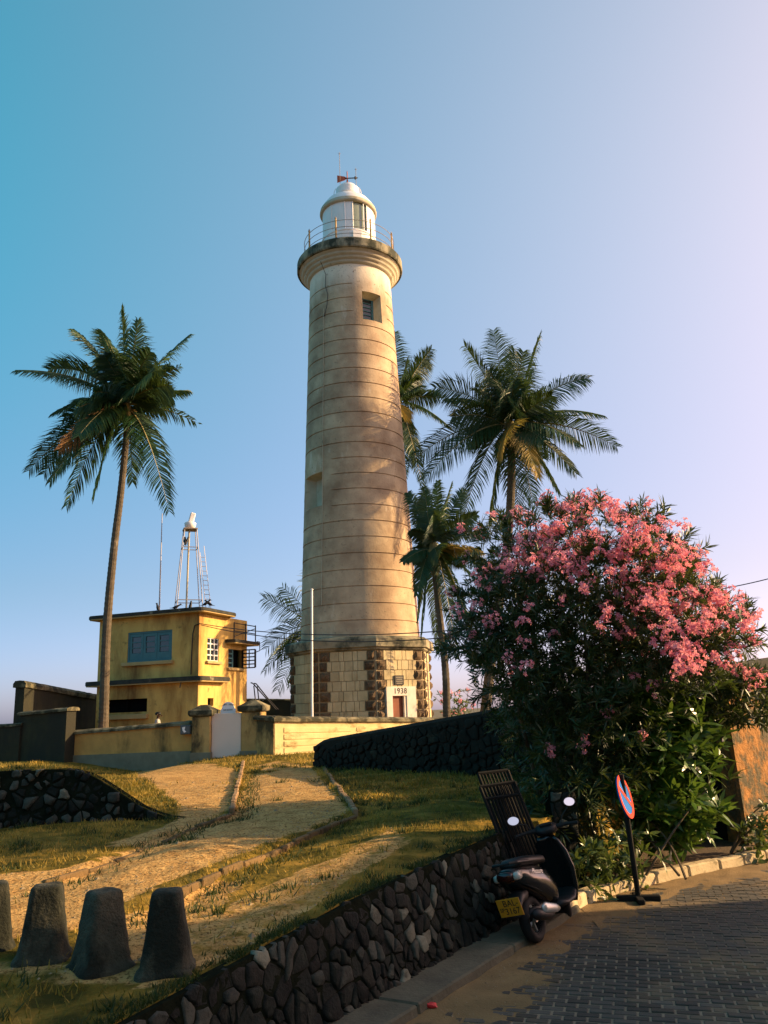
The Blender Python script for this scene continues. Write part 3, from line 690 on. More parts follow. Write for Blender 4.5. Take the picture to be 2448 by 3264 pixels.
def inwin(z0, z1, a0, a1):
    for w in WINS:
        aa = w[2] % (2*math.pi); ab = w[3] % (2*math.pi)
        if z0 >= w[1]-1e-4 and z1 <= w[0]+1e-4 and a0 >= aa-1e-4 and a1 <= ab+1e-4: return True
    return False
F = []
for i in range(len(zs)-1):
    for k in range(NA):
        k2 = (k+1) % NA; a1 = angs[k2] if k2 else 2*math.pi
        if inwin(zs[i], zs[i+1], angs[k], a1): continue
        F.append((i*NA+k, i*NA+k2, (i+1)*NA+k2, (i+1)*NA+k))
shaft = npmesh('shaft', np.array(V), [np.array(F)], M['shaft'], lh, smooth=True); shaft.data.set_sharp_from_angle(angle=RAD(15))
for w in WINS:
    zt, zb, aa, ab = w; am = (aa+ab)/2; n = Vector((math.sin(am), -math.cos(am), 0)); t = Vector((math.cos(am), math.sin(am), 0))
    rs = MB(); RI = sr(zb)-.55
    k = 8
    for a, b in [(aa, ab)]:
        fr = [AX+Vector((sr(z)*math.sin(q), -sr(z)*math.cos(q), z)) for q, z in ((aa, zb), (ab, zb), (ab, zt), (aa, zt))]
        hw = (ab-aa)/2*sr(zb)*.62
        bk = [AX+n*RI-t*hw*1.0+Vector((0, 0, zb+.1)), AX+n*RI+t*hw+Vector((0, 0, zb+.1)), AX+n*RI+t*hw+Vector((0, 0, zt-.12)), AX+n*RI-t*hw+Vector((0, 0, zt-.12))]
        # reveals follow the curve of the wall
        def arc(z, q0, q1): return [AX+Vector((sr(z)*math.sin(q0+(q1-q0)*i/k), -sr(z)*math.cos(q0+(q1-q0)*i/k), z)) for i in range(k+1)]
        top = arc(zt, aa, ab); bot = arc(zb, aa, ab)
        for i in range(k):
            s0, s1 = i/k, (i+1)/k
            rs.add([top[i], top[i+1], bk[3].lerp(bk[2], s1), bk[3].lerp(bk[2], s0)], [(0, 1, 2, 3)])
            rs.add([bot[i], bot[i+1], bk[0].lerp(bk[1], s1), bk[0].lerp(bk[1], s0)], [(0, 1, 2, 3)])
        rs.add([fr[0], fr[3], bk[3], bk[0]], [(0, 1, 2, 3)]); rs.add([fr[1], fr[2], bk[2], bk[1]], [(0, 1, 2, 3)])
    rs.build('window_reveal', M['soffit'], lh, world=True, fix=False)
    win = MB(); Rm = Matrix((t, -n, Vector((0, 0, 1)))).transposed()
    zc = (zb+zt)/2; hh = zt-zb-.22
    wo_ = MB().box(AX+n*(RI+.0)+Vector((0, 0, zc)), (hw*2, .03, hh), Rm).build('window', M['glass_dark'] if aa > 0 else M['soffit'], lh, world=True)
    if aa < 0: continue
    fm = MB()
    for s_ in (-1, 1): fm.box(AX+n*(RI+.03)+t*(s_*(hw-.04))+Vector((0, 0, zc)), (.08, .05, hh), Rm)
    for q in range(7): fm.box(AX+n*(RI+.032)+Vector((0, 0, zb+.12+q*(hh-.03)/6)), (hw*2-.16, .04, .03), Rm)
    fm.build('frame', M['blue'], wo_, world=True)
# conduit and cable down the shaft
ca = -.62
MB().tube([AX+Vector(((sr(z)+.03)*math.sin(ca+.0), -(sr(z)+.03)*math.cos(ca), z)) for z in np.arange(6.2, 19.3, .5)], .013, 6).build('conduit', M['soffit'], lh, world=True)
pts = [(-.52, 21.2, .55), (-.55, 20.8, .06), (-.57, 20.3, .05), (-.50, 19.8, .05), (-.52, 19.3, .05), (-.60, 18.8, .04)]
MB().tube([AX+Vector(((sr(z)+d)*math.sin(a), -(sr(z)+d)*math.cos(a), z)) for a, z, d in pts], .014, 5).build('cable', M['cable'], lh, world=True)
# gallery
GZ = 21.70
MB().lathe([(1.84, 21.18), (1.95, 21.22), (1.99, 21.29), (1.97, 21.34), (2.06, 21.36), (2.11, 21.43), (2.09, 21.48), (2.18, 21.50), (2.23, 21.57), (2.21, 21.62), (2.28, 21.64), (2.32, 21.69), (2.32, GZ), (1.6, GZ+.01)], AX, 96).build('cornice_moulding', M['soffit'], lh, world=True, smooth=True)
gal = MB().lathe([(2.31, GZ-.004), (2.40, GZ), (2.43, GZ+.06), (2.42, GZ+.40), (2.36, GZ+.48), (1.0, GZ+.5)], AX, 96).build('gallery_slab', M['moss_conc'], lh, world=True)
LZ = GZ+.48
# lantern room
MB().lathe([(1.34, LZ), (1.27, LZ+.12), (1.25, LZ+1.05), (1.28, LZ+1.07), (1.28, LZ+1.14), (1.22, LZ+1.16)], AX, 64).build('lantern_base', M['white'], lh, world=True, smooth=False)
ga, gb = .20, .80                                                           # glazed sector (right of camera side)
def lan(a): return -math.pi/2+a
MB().lathe([(1.21, LZ+1.1), (1.21, LZ+2.55)], AX, 56, lan(gb), lan(ga)+2*math.pi).build('lantern_wall', M['white'], lh, world=True)
MB().lathe([(1.16, LZ+1.12), (1.16, LZ+2.55)], AX, 16, lan(ga)-.02, lan(gb)+.02).build('lantern_pane', M['glass_lan'], lh, world=True)
for a in (ga, (ga+gb)/2+.14, gb, -.10, -.65, 1.5):
    d = Vector((math.cos(lan(a)), math.sin(lan(a)), 0))
    MB().tube([AX+d*1.215+Vector((0, 0, LZ+1.1)), AX+d*1.215+Vector((0, 0, LZ+2.56))], .028, 6).build('mullion', M['white'], lh, world=True)
MB().box(AX+Vector((.42, -1.22, LZ+.62)), (.42, .1, .72), Matrix.Rotation(.33, 3, 'Z')).build('hatch', M['white'], lh, world=True, bevel=.01)
MB().lathe([(1.2, LZ+2.54), (1.29, LZ+2.55), (1.335, LZ+2.60), (1.335, LZ+2.66), (1.30, LZ+2.70), (1.31, LZ+2.77), (1.26, LZ+2.8)], AX, 64).build('eave_ring', M['soffit'], lh, world=True, smooth=True)
MB().lathe([(1.27, LZ+2.78), (1.20, LZ+2.95), (1.02, LZ+3.2), (.76, LZ+3.40), (.52, LZ+3.50), (.46, LZ+3.54), (.46, LZ+3.60)], AX, 64).build('dome', M['white'], lh, world=True, smooth=True)
MB().lathe([(.40, LZ+3.58), (.54, LZ+3.60), (.55, LZ+3.64), (.55, LZ+3.95), (.50, LZ+4.0), (.42, LZ+4.02), (.40, LZ+4.12), (.2, LZ+4.16), (.01, LZ+4.18)], AX, 48).build('ventilator_cowl', M['white'], lh, world=True)
for s_ in (-1, 1):
    MB().tube([AX+Vector((s_*(.55+.09*math.sin(q)), -.1, LZ+3.5+.5*q/math.pi)) for q in np.linspace(0, math.pi, 8)], .016, 6).build('handle', M['white'], lh, world=True)
VZ = LZ+4.12
vp = MB(); vp.tube([AX+Vector((0, 0, VZ)), AX+Vector((0, 0, VZ+.42))], [.05, .035], 8); vp.tube([AX+Vector((0, 0, VZ+.42)), AX+Vector((0, 0, VZ+.85)), AX+Vector((0, 0, VZ+.92))], [.028, .022, .002], 8)
vp.build('vane_post', M['flag_red'], lh, world=True)
va = MB(); va.tube([AX+Vector((-.1, 0, VZ+.5)), AX+Vector((.36, 0, VZ+.5))], .026, 8); va.tube([AX+Vector((.34, 0, VZ+.5)), AX+Vector((.36, 0, VZ+.5)), AX+Vector((.52, 0, VZ+.5))], [.03, .09, .002], 8)
va.build('vane_arrow', M['black_paint'], lh, world=True)
fl = [AX+Vector(p) for p in ((-.02, 0, VZ+.52), (-.12, 0, VZ+.60), (-.48, 0, VZ+.68), (-.48, 0, VZ+.28), (-.14, 0, VZ+.40), (-.02, 0, VZ+.48))]
MB().prism(fl, (0, .02, 0)).build('vane_tail', M['flag_red'], lh, world=True)
for dx, z0, z1 in ((-.34, LZ+3.98, LZ+6.0), (.42, LZ+3.96, LZ+5.1)):
    rr = MB(); rr.tube([AX+Vector((dx, -.1, z0)), AX+Vector((dx, -.1, z1))], .012, 6)
    for q in (-.06, .06): rr.tube([AX+Vector((dx, -.1, z1-.14)), AX+Vector((dx+q, -.1, z1-.06))], .008, 5)
    rr.build('lightning_rod', M['rail'], lh, world=True)
# gallery railing
RR = 2.08
pang = [-2.05, -1.0, -.24, .52, 1.25, 2.0, 2.75, 3.5]
for a in pang:
    d = Vector((math.sin(a), -math.cos(a), 0)); b = AX+d*RR
    post = MB().tube([b+Vector((0, 0, LZ-.02)), b+Vector((0, 0, LZ+1.12))], [.042, .038], 8).build('rail_post', M['rust'], lh, world=True)
    MB().tube([b+Vector((0, 0, LZ+1.12)), b+Vector((0, 0, LZ+1.17)), b+Vector((0, 0, LZ+1.26))], [.05, .04, .003], 8).build('finial', M['rail'], post, world=True)
for h in (.35, .68, 1.02):
    MB().tube([AX+Vector((RR*math.cos(q), RR*math.sin(q), LZ+h)) for q in np.linspace(0, 2*math.pi, 73)[:-1]], .014, 5, closed=True).build('rail', M['rail'], lh, world=True)

# ------------------------------------------------------------------ yellow signal house
BN = Vector((-6.35, 27.5, 1.05)); BA = RAD(-19.4)
hb = empty('yellow_house', BN, 'two storey yellow house with flat mossy roof and blue window left of lighthouse', 'house', rz=BA)
hm = wmat(hb); hi = hm.inverted()
bx_ = (hm.to_3x3() @ Vector((1, 0, 0))); by_ = (hm.to_3x3() @ Vector((0, 1, 0)))
def bf(px, py): return hi @ PL(px, py, BN, by_)          # on the front face -> local (x,0,z)
def bs(px, py): return hi @ PL(px, py, BN, bx_)          # on the right face -> local (0,y,z)
xl = bf(318, 2000).x; ZR = bf(640, 1952).z; ZM = bf(600, 2170).z; yb = bs(787, 2100).y
def walls(parts, name, m):
    mb = MB()
    for c, d in parts: mb.box(c, d)
    return mb.build(name, m, hb)
# front wall with window opening and lower opening
def wall_with_holes(u0, u1, z0, z1, holes, axis, thick):
    mb = MB(); us = sorted({u0, u1}|{h[0] for h in holes}|{h[1] for h in holes}); zz = sorted({z0, z1}|{h[2] for h in holes}|{h[3] for h in holes})
    for i in range(len(us)-1):
        for j in range(len(zz)-1):
            uc, zc = (us[i]+us[i+1])/2, (zz[j]+zz[j+1])/2
            if any(h[0] < uc < h[1] and h[2] < zc < h[3] for h in holes): continue
            q = []
            for (u, z) in ((us[i], zz[j]), (us[i+1], zz[j]), (us[i+1], zz[j+1]), (us[i], zz[j+1])):
                q.append((u, z))
            if axis == 'x': mb.add([(u, 0, z) for u, z in q], [(0, 1, 2, 3)])
            else: mb.add([(0, u, z) for u, z in q], [(0, 1, 2, 3)])
    for h in holes:
        c = [(h[0], h[2]), (h[1], h[2]), (h[1], h[3]), (h[0], h[3])]
        for a, b in zip(c, c[1:]+c[:1]):
            if axis == 'x': mb.add([(a[0], 0, a[1]), (b[0], 0, b[1]), (b[0], thick, b[1]), (a[0], thick, a[1])], [(0, 1, 2, 3)])
            else: mb.add([(0, a[0], a[1]), (0, b[0], b[1]), (-thick, b[0], b[1]), (-thick, a[0], a[1])], [(0, 1, 2, 3)])
    return mb
w1a, w1b = bf(408, 2017), bf(547, 2103); lo_a, lo_b = bf(330, 2232), bf(468, 2268)
h1 = (w1a.x, w1b.x, w1b.z-.0, w1a.z); h2 = (lo_a.x, lo_b.x, lo_b.z, lo_a.z)
wall_with_holes(xl, 0, -.2, ZR, [h1, h2], 'x', .16).build('wall', M['yellow'], hb, fix=False)
s1a, s1b = bs(661, 2032), bs(697, 2108); s2a, s2b = bs(728, 2068), bs(773, 2130); s3a, s3b = bs(662, 2225), bs(680, 2250)
hs_ = [(s1a.y, s1b.y, s1b.z, s1a.z), (s2a.y, s2b.y, s2b.z, s2a.z), (s3a.y, s3b.y, s3b.z, s3a.z)]
hs_ = [(min(h[0], h[1]), max(h[0], h[1]), min(h[2], h[3]), max(h[2], h[3])) for h in hs_]
wall_with_holes(0, yb, -.2, ZR, hs_, 'y', .14).build('wall', M['yellow'], hb, fix=False)
MB().add([(xl, 0, -.2), (xl, yb, -.2), (xl, yb, ZR), (xl, 0, ZR)], [(0, 1, 2, 3)]).build('wall', M['yellow'], hb, fix=False)
MB().add([(xl, yb, -.2), (0, yb, -.2), (0, yb, ZR), (xl, yb, ZR)], [(0, 1, 2, 3)]).build('wall', M['yellow'], hb, fix=False)
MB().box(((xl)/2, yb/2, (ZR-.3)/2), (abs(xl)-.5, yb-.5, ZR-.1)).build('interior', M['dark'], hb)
def rounded_slab(x0, x1, y0, y1, z0, z1, r):
    pts = []
    for cx, cy, a in ((x1-r, y0+r, -90), (x1-r, y1-r, 0), (x0+r, y1-r, 90), (x0+r, y0+r, 180)):
        for k in range(6): q = RAD(a+18*k); pts.append((cx+r*math.cos(q), cy+r*math.sin(q)))
    return pts
def slab(name, x0, x1, y0, y1, z0, z1, r, parent):
    pts = rounded_slab(x0, x1, y0, y1, z0, z1, r)
    n = len(pts); mb = MB(); s_ = MB()
    mb.loft([[Vector((x, y, z0+.035)) for x, y in pts], [Vector((x, y, z1-.03)) for x, y in pts], [Vector((x+(-.03 if x > 0 else .03), y*.99, z1)) for x, y in pts]])
    o = mb.build(name, M['roofdark'], parent)
    MB().loft([[Vector((x, y, z0)) for x, y in rounded_slab(x0+.02, x1-.02, y0+.02, y1-.02, 0, 0, r)], [Vector((x, y, z0+.034)) for x, y in rounded_slab(x0+.02, x1-.02, y0+.02, y1-.02, 0, 0, r)]]).build('soffit', M['slab_under'], o)
    return o
slab('roof', xl-.32, .33, -.33, yb*.62, ZR-.0, ZR+.15, .2, hb)
slab('mid_canopy', xl-.32, .30, -.30, yb*.50, ZM-.05, ZM+.13, .12, hb)
cz = bs(760, 2055).z; slab('side_canopy', -.2, .42, yb*.52, yb+.25, cz-.02, cz+.12, .05, hb)
# front window: three blue sashes
wf = MB(); fx0, fx1, fz0, fz1 = h1; yw = .06
wf.box(((fx0+fx1)/2, yw, fz1-.03), (fx1-fx0, .07, .06)); wf.box(((fx0+fx1)/2, yw, fz0+.03), (fx1-fx0, .07, .06))
for x in (fx0+.03, fx1-.03): wf.box((x, yw, (fz0+fz1)/2), (.06, .07, fz1-fz0-.12))
win = wf.build('window', M['blue'], hb)
sw = (fx1-fx0-.12)/3
for k in range(3):
    a = fx0+.06+sw*k+.005; b = a+sw-.01; f = MB()
    zt = fz1-.065; zb = fz0+.065; pz = zb+(zt-zb)*.26
    f.box(((a+b)/2, yw+.005, (zb+pz)/2), (b-a, .04, pz-zb)); f.box(((a+b)/2, yw+.005, zt-.05), (b-a, .04, .10))
    for x in (a+.045, b-.045): f.box((x, yw+.005, (pz+zt-.1)/2), (.09, .04, zt-.1-pz))
    for q in (1, 2): f.box(((a+b)/2, yw+.005, pz+(zt-.1-pz)*q/3), (b-a-.18, .035, .03))
    sash = f.build('sash', M['blue'], win)
    for q in range(3):
        za = pz+(zt-.1-pz)*q/3; zb_ = pz+(zt-.1-pz)*(q+1)/3
        MB().box(((a+b)/2, yw+.02, (za+zb_)/2), (b-a-.17, .008, zb_-za-.02)).build('pane', M['glass_dark'], win)
MB().box(((fx0+fx1)/2-.03, -.06, fz0-.07), (fx1-fx0+.22, .14, .12)).build('window_sill', M['slab_under'], hb, bevel=.012)
MB().box(((lo_a.x+lo_b.x)/2, -.05, lo_b.z-.15), (lo_b.x-lo_a.x+.12, .12, .16)).build('window_sill', M['slab_under'], hb, bevel=.012)
MB().box(((lo_a.x+lo_b.x)/2, .14, (lo_a.z+lo_b.z)/2), (.05, .05, lo_a.z-lo_b.z)).build('mullion', M['dark'], hb)
def lattice(h, cols, rows, name, m, x=-.05, dy=0):
    y0, y1, z0, z1 = h; f = MB()
    for i in range(cols+1): f.box((x, y0+(y1-y0)*i/cols, (z0+z1)/2), (.05, .05 if i in (0, cols) else .045, z1-z0))
    for j in range(rows+1): f.box((x+.003, (y0+y1)/2, z0+(z1-z0)*j/rows), (.04, y1-y0, .045))
    o = f.build(name, m, hb)
    for i in range(cols):
        for j in range(rows):
            MB().box((x-.015, y0+(y1-y0)*(i+.5)/cols, z0+(z1-z0)*(j+.5)/rows), (.008, (y1-y0)/cols-.045, (z1-z0)/rows-.045)).build('pane', M['glass_dark'], o)
    return o
lattice(hs_[0], 3, 4, 'window', M['wframe'])
lattice((hs_[1][0], hs_[1][0]+(hs_[1][1]-hs_[1][0])*.35, hs_[1][2], hs_[1][3]), 1, 4, 'window', M['blue'])
# open casement swung out over the right face
oy = hs_[1][0]+(hs_[1][1]-hs_[1][0])*.95; f = MB(); zz0, zz1 = hs_[1][2], hs_[1][3]
dw = .52
for s_ in (0, 1): f.box((.03+dw*s_, oy, (zz0+zz1)/2), (.06, .04, zz1-zz0))
for j in range(6): f.box((.03+dw/2, oy, zz0+(zz1-zz0)*j/5), (dw, .035, .04))
f.box((.03+dw*.5, oy+.02, (zz0+zz1)/2), (.03, .03, zz1-zz0))
f.build('casement', M['black_paint'], hb)
for h in hs_[:2]: MB().box((.04, (h[0]+h[1])/2, h[2]-.06), (.12, h[1]-h[0]+.2, .09)).build('window_sill', M['slab_under'], hb, bevel=.01)
# balcony rail over the side canopy, drip pipe, drain spout, wall cable
br = MB(); z0 = cz+.12
for y in (yb*.55, yb*.8, yb+.1): br.tube([(.3, y, z0), (.3, y, z0+.62)], .022, 6)
for z in (.3, .58): br.tube([(.3, yb*.55, z0+z), (.3, yb+.1, z0+z)], .02, 6)
br.tube([(.3, yb*.55, z0+.1), (.3, yb+.1, z0+.5)], .016, 6)
br.build('balcony_rail', M['black_paint'], hb)
MB().tube([(.36, yb+.1, z0+.02), (.36, yb+.32, z0+.02), (.36, yb+.32, z0-.3), (.2, yb+.05, z0-.42)], .018, 6).build('drain_pipe', M['black_paint'], hb)
k = bf(588, 2180); MB().tube([(k.x, -.2, ZM-.02), (k.x, -.26, ZM-.22)], .02, 6).build('drain_spout', M['trunk'], hb)
cw = [bf(610, 2150), bf(612, 2090), bf(616, 2020), bf(622, 1994), bf(640, 1988)]
MB().tube([(p.x, -.03, p.z) for p in cw]+[(.04, .0, cw[-1].z)], .018, 5).build('wall_cable', M['cable'], hb)
MB().box((-.55, .02, (ZM+ZR)/2), (.012, .06, .01)).build('cable_clip', M['cable'], hb)
ROOFZ = (hm @ Vector((0, 0, ZR+.15))).z

# roof tower with lamp and ladder
tc = P(601, 1925, 29.0); tc.z = ROOFZ-.01
tw = empty('light_tower', tc, 'slender pale metal tower with ladder and lamp on the yellow house roof', 'tower', rz=RAD(20))
HT = P(606, 1690, 29.0).z-tc.z
def tl(sx, sy, h): r = .46-(.46-.215)*h/HT; return Vector((sx*r, sy*r, h))
for sx in (-1, 1):
    for sy in (-1, 1): MB().tube([tl(sx, sy, 0), tl(sx, sy, HT)], .016, 6).build('leg', M['galv'], tw)
MB().tube([(-.08, 0, 0), (-.03, 0, HT)], .034, 10).build('mast', M['soffit'], tw)
for h in (.46, HT*.78):
    c = [tl(-1, -1, h), tl(1, -1, h), tl(1, 1, h), tl(-1, 1, h)]
    for a, b in zip(c, c[1:]+c[:1]): MB().tube([a, b], .015, 6).build('brace', M['galv'], tw)
MB().box((0, 0, HT+.02), (.50, .50, .05)).build('platform', M['rail'], tw, bevel=.008)
MB().lathe([(.01, .04), (.15, .05), (.20, .16), (.21, .26), (.15, .30), (.01, .32)], (0, 0, HT), 20).build('lamp_bowl', M['white'], tw, smooth=True)
MB().box((.06, 0, HT+.47), (.19, .17, .36), Matrix.Rotation(RAD(14), 3, 'Y')).build('lamp_head', M['white'], tw, bevel=.03)
la, lb = Vector((.60, -.30, 0)), Vector((.34, -.22, HT*.72))
ld = MB()
for o in (Vector((0, 0, 0)), Vector((.18, .05, 0))): ld.tube([la+o, lb+o*.8+(Vector((0, 0, .25)) if o.x else Vector())], .010, 5)
ld = ld.build('ladder', M['galv'], tw)
for q in range(1, 13):
    s_ = q/13; MB().tube([la.lerp(lb, s_), la.lerp(lb, s_)+Vector((.18, .05, 0))*(1-.2*s_)], .011, 5).build('rung', M['galv'], ld)
am = P(508, 1935, 28.8); am.z = ROOFZ-.01; at_ = P(509, 1637, 28.8)
ant = empty('antenna_mast', am, 'thin pale antenna mast standing on the yellow house roof', 'antenna')
MB().tube([(0, 0, 0), (0, 0, at_.z-am.z)], [.028, .014], 8).build('mast', M['galv'], ant)
MB().lathe([(.001, 0), (.09, 0), (.09, .02), (.035, .05), (.03, .08)], (0, 0, 0), 12).build('foot', M['galv'], ant)
# crows
def crow(loc, rz, label, lean=0.0):
    o = MB(); rg = []
    prof = [(-.20, .07, .012, .006), (-.12, .09, .03, .012), (-.06, .12, .05, .045), (.0, .15, .06, .06), (.06, .19, .05, .05), (.10, .235, .034, .034), (.125, .26, .036, .036), (.15, .268, .028, .026), (.17, .262, .012, .010), (.21, .252, .003, .003)]
    for x, z, w, h in prof: rg.append([Vector((x, w*math.cos(q), z+h*math.sin(q))) for q in np.linspace(0, 2*math.pi, 9)[:-1]])
    o.loft(rg)
    for s_ in (-1, 1): o.tube([(.0, s_*.025, .10), (.005, s_*.025, 0)], .006, 4)
    c = o.build('crow', M['crow'], smooth=True); c.location = loc; c.rotation_euler = (0, -lean, rz)
    return tag(c, label, 'bird', 'crows on the signal house')
def roofpt(px, y): p = P(px, 1935, y); return Vector((p.x, p.y, ROOFZ))
crow(roofpt(499, 28.2), 2.6, 'black crow perched beside the antenna mast on the yellow roof', .5)
crow(roofpt(558, 28.1), .3, 'black crow at the left foot of the roof tower', -.2)
crow(roofpt(611, 28.0), 1.2, 'black crow standing below the middle of the roof tower', .6)
crow(roofpt(656, 27.5), .2, 'black crow at the right front corner of the yellow roof', 0)
crow(roofpt(667, 27.6), 3.0, 'rightmost black crow on the corner of the yellow roof', 0)
tp = hm.inverted()
zz = tc.z+HT*.78+.02
for px, l in ((589, 'smaller left crow on the tower upper brace'), (600, 'larger right crow on the tower upper brace')):
    p = P(px, 1740, 28.6); crow(Vector((p.x, p.y+.0, zz)), 2.0 if px < 595 else .6, l, .5)

# ------------------------------------------------------------------ compound walls, gate, posts
def wall(name, label, A, B, z0, zA, zB, th, m, cop=.13, over=.07, plinth=None, group=None):
    """straight wall from A to B (plan points), tops zA,zB"""
    A = Vector((A[0], A[1], 0)); B = Vector((B[0], B[1], 0)); t = (B-A).normalized(); n = Vector((t.y, -t.x, 0))
    if n.y > 0: n = -n
    o = empty(name, (A.x, A.y, z0), label, 'wall', group)
    N = 24; rg = []
    for i in range(N+1):
        s_ = i/N; p = A.lerp(B, s_); zt = zA+(zB-zA)*s_-cop; w = .012*mnoise.noise((p.x*2, p.y*2, 1))
        rg.append([p+n*w+Vector((0, 0, z0)), p+n*w+Vector((0, 0, zt)), p-n*th+Vector((0, 0, zt)), p-n*th+Vector((0, 0, z0))])
    MB().loft(rg).build('wall_face', m, o, world=True)
    rg = []
    for i in range(N+1):
        s_ = i/N; p = A.lerp(B, s_); zt = zA+(zB-zA)*s_+.014*mnoise.noise((p.x*4, p.y*4, 9)); ex = t*(over if i == N else -over if i == 0 else 0)
        c = [(over, -cop+.002), (over+.01, -cop*.45), (over-.03, -cop*.3), (.0, -.015), (-th*.5, 0), (-th, -.015), (-th-over+.03, -cop*.3), (-th-over, -cop*.45), (-th-over, -cop+.002)]
        rg.append([p+ex+n*a+Vector((0, 0, zt+b)) for a, b in c])
    MB().loft(rg).build('coping', M['cap'], o, world=True)
    if plinth:
        zp, d = plinth
        MB().hexa([A+n*d+Vector((0, 0, z0)), B+n*d+Vector((0, 0, z0)), B+n*.005+Vector((0, 0, z0)), A+n*.005+Vector((0, 0, z0))],
                  [A+n*d+Vector((0, 0, zp)), B+n*d+Vector((0, 0, zp-(zA-zB)*.3)), B+n*.005+Vector((0, 0, zp-(zA-zB)*.3)), A+n*.005+Vector((0, 0, zp))]).build('plinth', M['plinth'], o, world=True)
    return o, A, B, t, n
wa, wb = P(205, 2330, 25.4), P(612, 2296, 24.15)
o_, A_, B_, t_, n_ = wall('boundary_wall', 'low stained orange wall left of the white gate', wa, wb, .6, wa.z, wb.z, .28, M['wall_or'], plinth=(1.12, .05))
def gpost(label, px0, px1, ytop, ybot, dist, capover=.09):
    a, b = P(px0, ytop, dist), P(px1, ytop, dist); w = b.x-a.x; z1 = (a.z+b.z)/2; c = Vector(((a.x+b.x)/2, dist+w/2, 0))
    o = empty('gate_post', (c.x, c.y, .6), label, 'gate post', 'gate posts')
    RZ = Matrix.Rotation(RAD(-8), 3, 'Z')
    zc = z1-.36
    MB().box((c.x, c.y, (.5+zc)/2), (w, w, zc-.5), RZ).build('shaft', M['post'], o, world=True, bevel=.02)
    MB().box((c.x, c.y, .85), (w+.07, w+.07, .55), RZ).build('plinth', M['plinth'], o, world=True, bevel=.01)
    def sq(s_, z): return [Vector((c.x, c.y, 0))+RZ @ Vector((x*s_/2, y*s_/2, 0))+Vector((0, 0, z)) for x, y in ((-1, -1), (1, -1), (1, 1), (-1, 1))]
    MB().loft([sq(w+.02, zc), sq(w+2*capover-.04, zc+.03), sq(w+2*capover, zc+.08), sq(w+2*capover, zc+.17), sq(w+capover, zc+.19), sq(w*.35, zc+.33)]).build('cap', M['cap'], o, world=True, bevel=.012)
    return o
gpost('stained square gate post with mossy cap left of the white gate', 615, 676, 2243, 2400, 23.9)
gpost('stained square gate post with pyramid cap right of the white gate', 772, 836, 2228, 2400, 23.9)
ga_, gb_ = P(676, 2275, 24.0), P(769, 2272, 24.0); gz0 = P(700, 2412, 24).z-.03
gt = empty('gate', (ga_.x, 24.0, gz0), 'plain white sheet metal gate between two stained posts', 'gate')
MB().box(((ga_.x+gb_.x)/2, 24.0, (gz0+ga_.z)/2), (gb_.x-ga_.x, .05, ga_.z-gz0)).build('gate_leaf', M['gate'], gt, world=True, bevel=.008)
for z in (gz0+.25, ga_.z-.25): MB().tube([(ga_.x-.01, 23.96, z-.05), (ga_.x-.01, 23.96, z+.05)], .02, 6).build('hinge', M['rail'], gt, world=True)
sa, sb = P(704, 2276, 24.25), P(751, 2276, 24.25); sc = (sa.x+sb.x)/2; sw_ = (sb.x-sa.x)/2; st = P(727, 2236, 24.25).z
bd = empty('arched_sign', (sc, 24.25, gz0), 'small white arched sign board standing above the white gate', 'sign')
z0 = sa.z; sh = st-z0-.14
pts = [(-sw_, z0-.25), (sw_, z0-.25), (sw_, z0+sh*.62), (sw_*.86, z0+sh*.72), (sw_*.8, z0+sh*.95)]+[(sw_*.8*math.cos(q), z0+sh*.95+.14*math.sin(q)) for q in np.linspace(.35, math.pi-.35, 9)]+[(-sw_*.8, z0+sh*.95), (-sw_*.86, z0+sh*.72), (-sw_, z0+sh*.62)]
MB().prism([(sc+x, 24.22, z) for x, z in pts], (0, .05, 0)).build('board', M['white'], bd, world=True)
MB().box((sc, 24.26, (z0+gz0)/2-.1), (.06, .04, z0-gz0)).build('stake', M['trunk'], bd, world=True)
RX = Matrix.Rotation(math.pi/2, 3, 'X')
inv = wmat(bd).inverted()
for k, ch in enumerate('LIGHT HOUSE'):
    q = (k-5)*.115; 
    if ch != ' ': text_mesh('letter', ch, .062, M['black_text'], bd, Matrix.Rotation(q*.75, 3, 'Y') @ RX, inv @ Vector((sc+.44*math.sin(q)*.82, 24.215, z0+sh*.80+.10*math.cos(q*1.4)-.0)), .003)
text_mesh('letters', 'NO ENTRY', .055, M['black_text'], bd, RX, inv @ Vector((sc, 24.215, z0+sh*.52)), .003)
# meter box on the wall
m0 = P(579, 2312, 24.15); m1 = P(611, 2340, 24.15)
mx_ = empty('meter_box', ((m0.x+m1.x)/2, 24.1, (m0.z+m1.z)/2), 'grey metal meter box with white sticker on the orange wall', 'box')
MB().box((0, .0, 0), (m1.x-m0.x, .2, m0.z-m1.z)).build('housing', M['grey_box'], mx_, bevel=.015)
MB().box((0, -.105, 0), (m1.x-m0.x-.05, .012, m0.z-m1.z-.05)).build('lid', M['grey_box'], mx_, bevel=.003)
MB().prism([(-.09, -.113, .07), (.0, -.113, .09), (-.02, -.113, .0), (.03, -.113, -.05), (-.03, -.113, -.08), (-.08, -.113, -.01)], (0, -.003, 0)).build('sticker', M['white'], mx_)
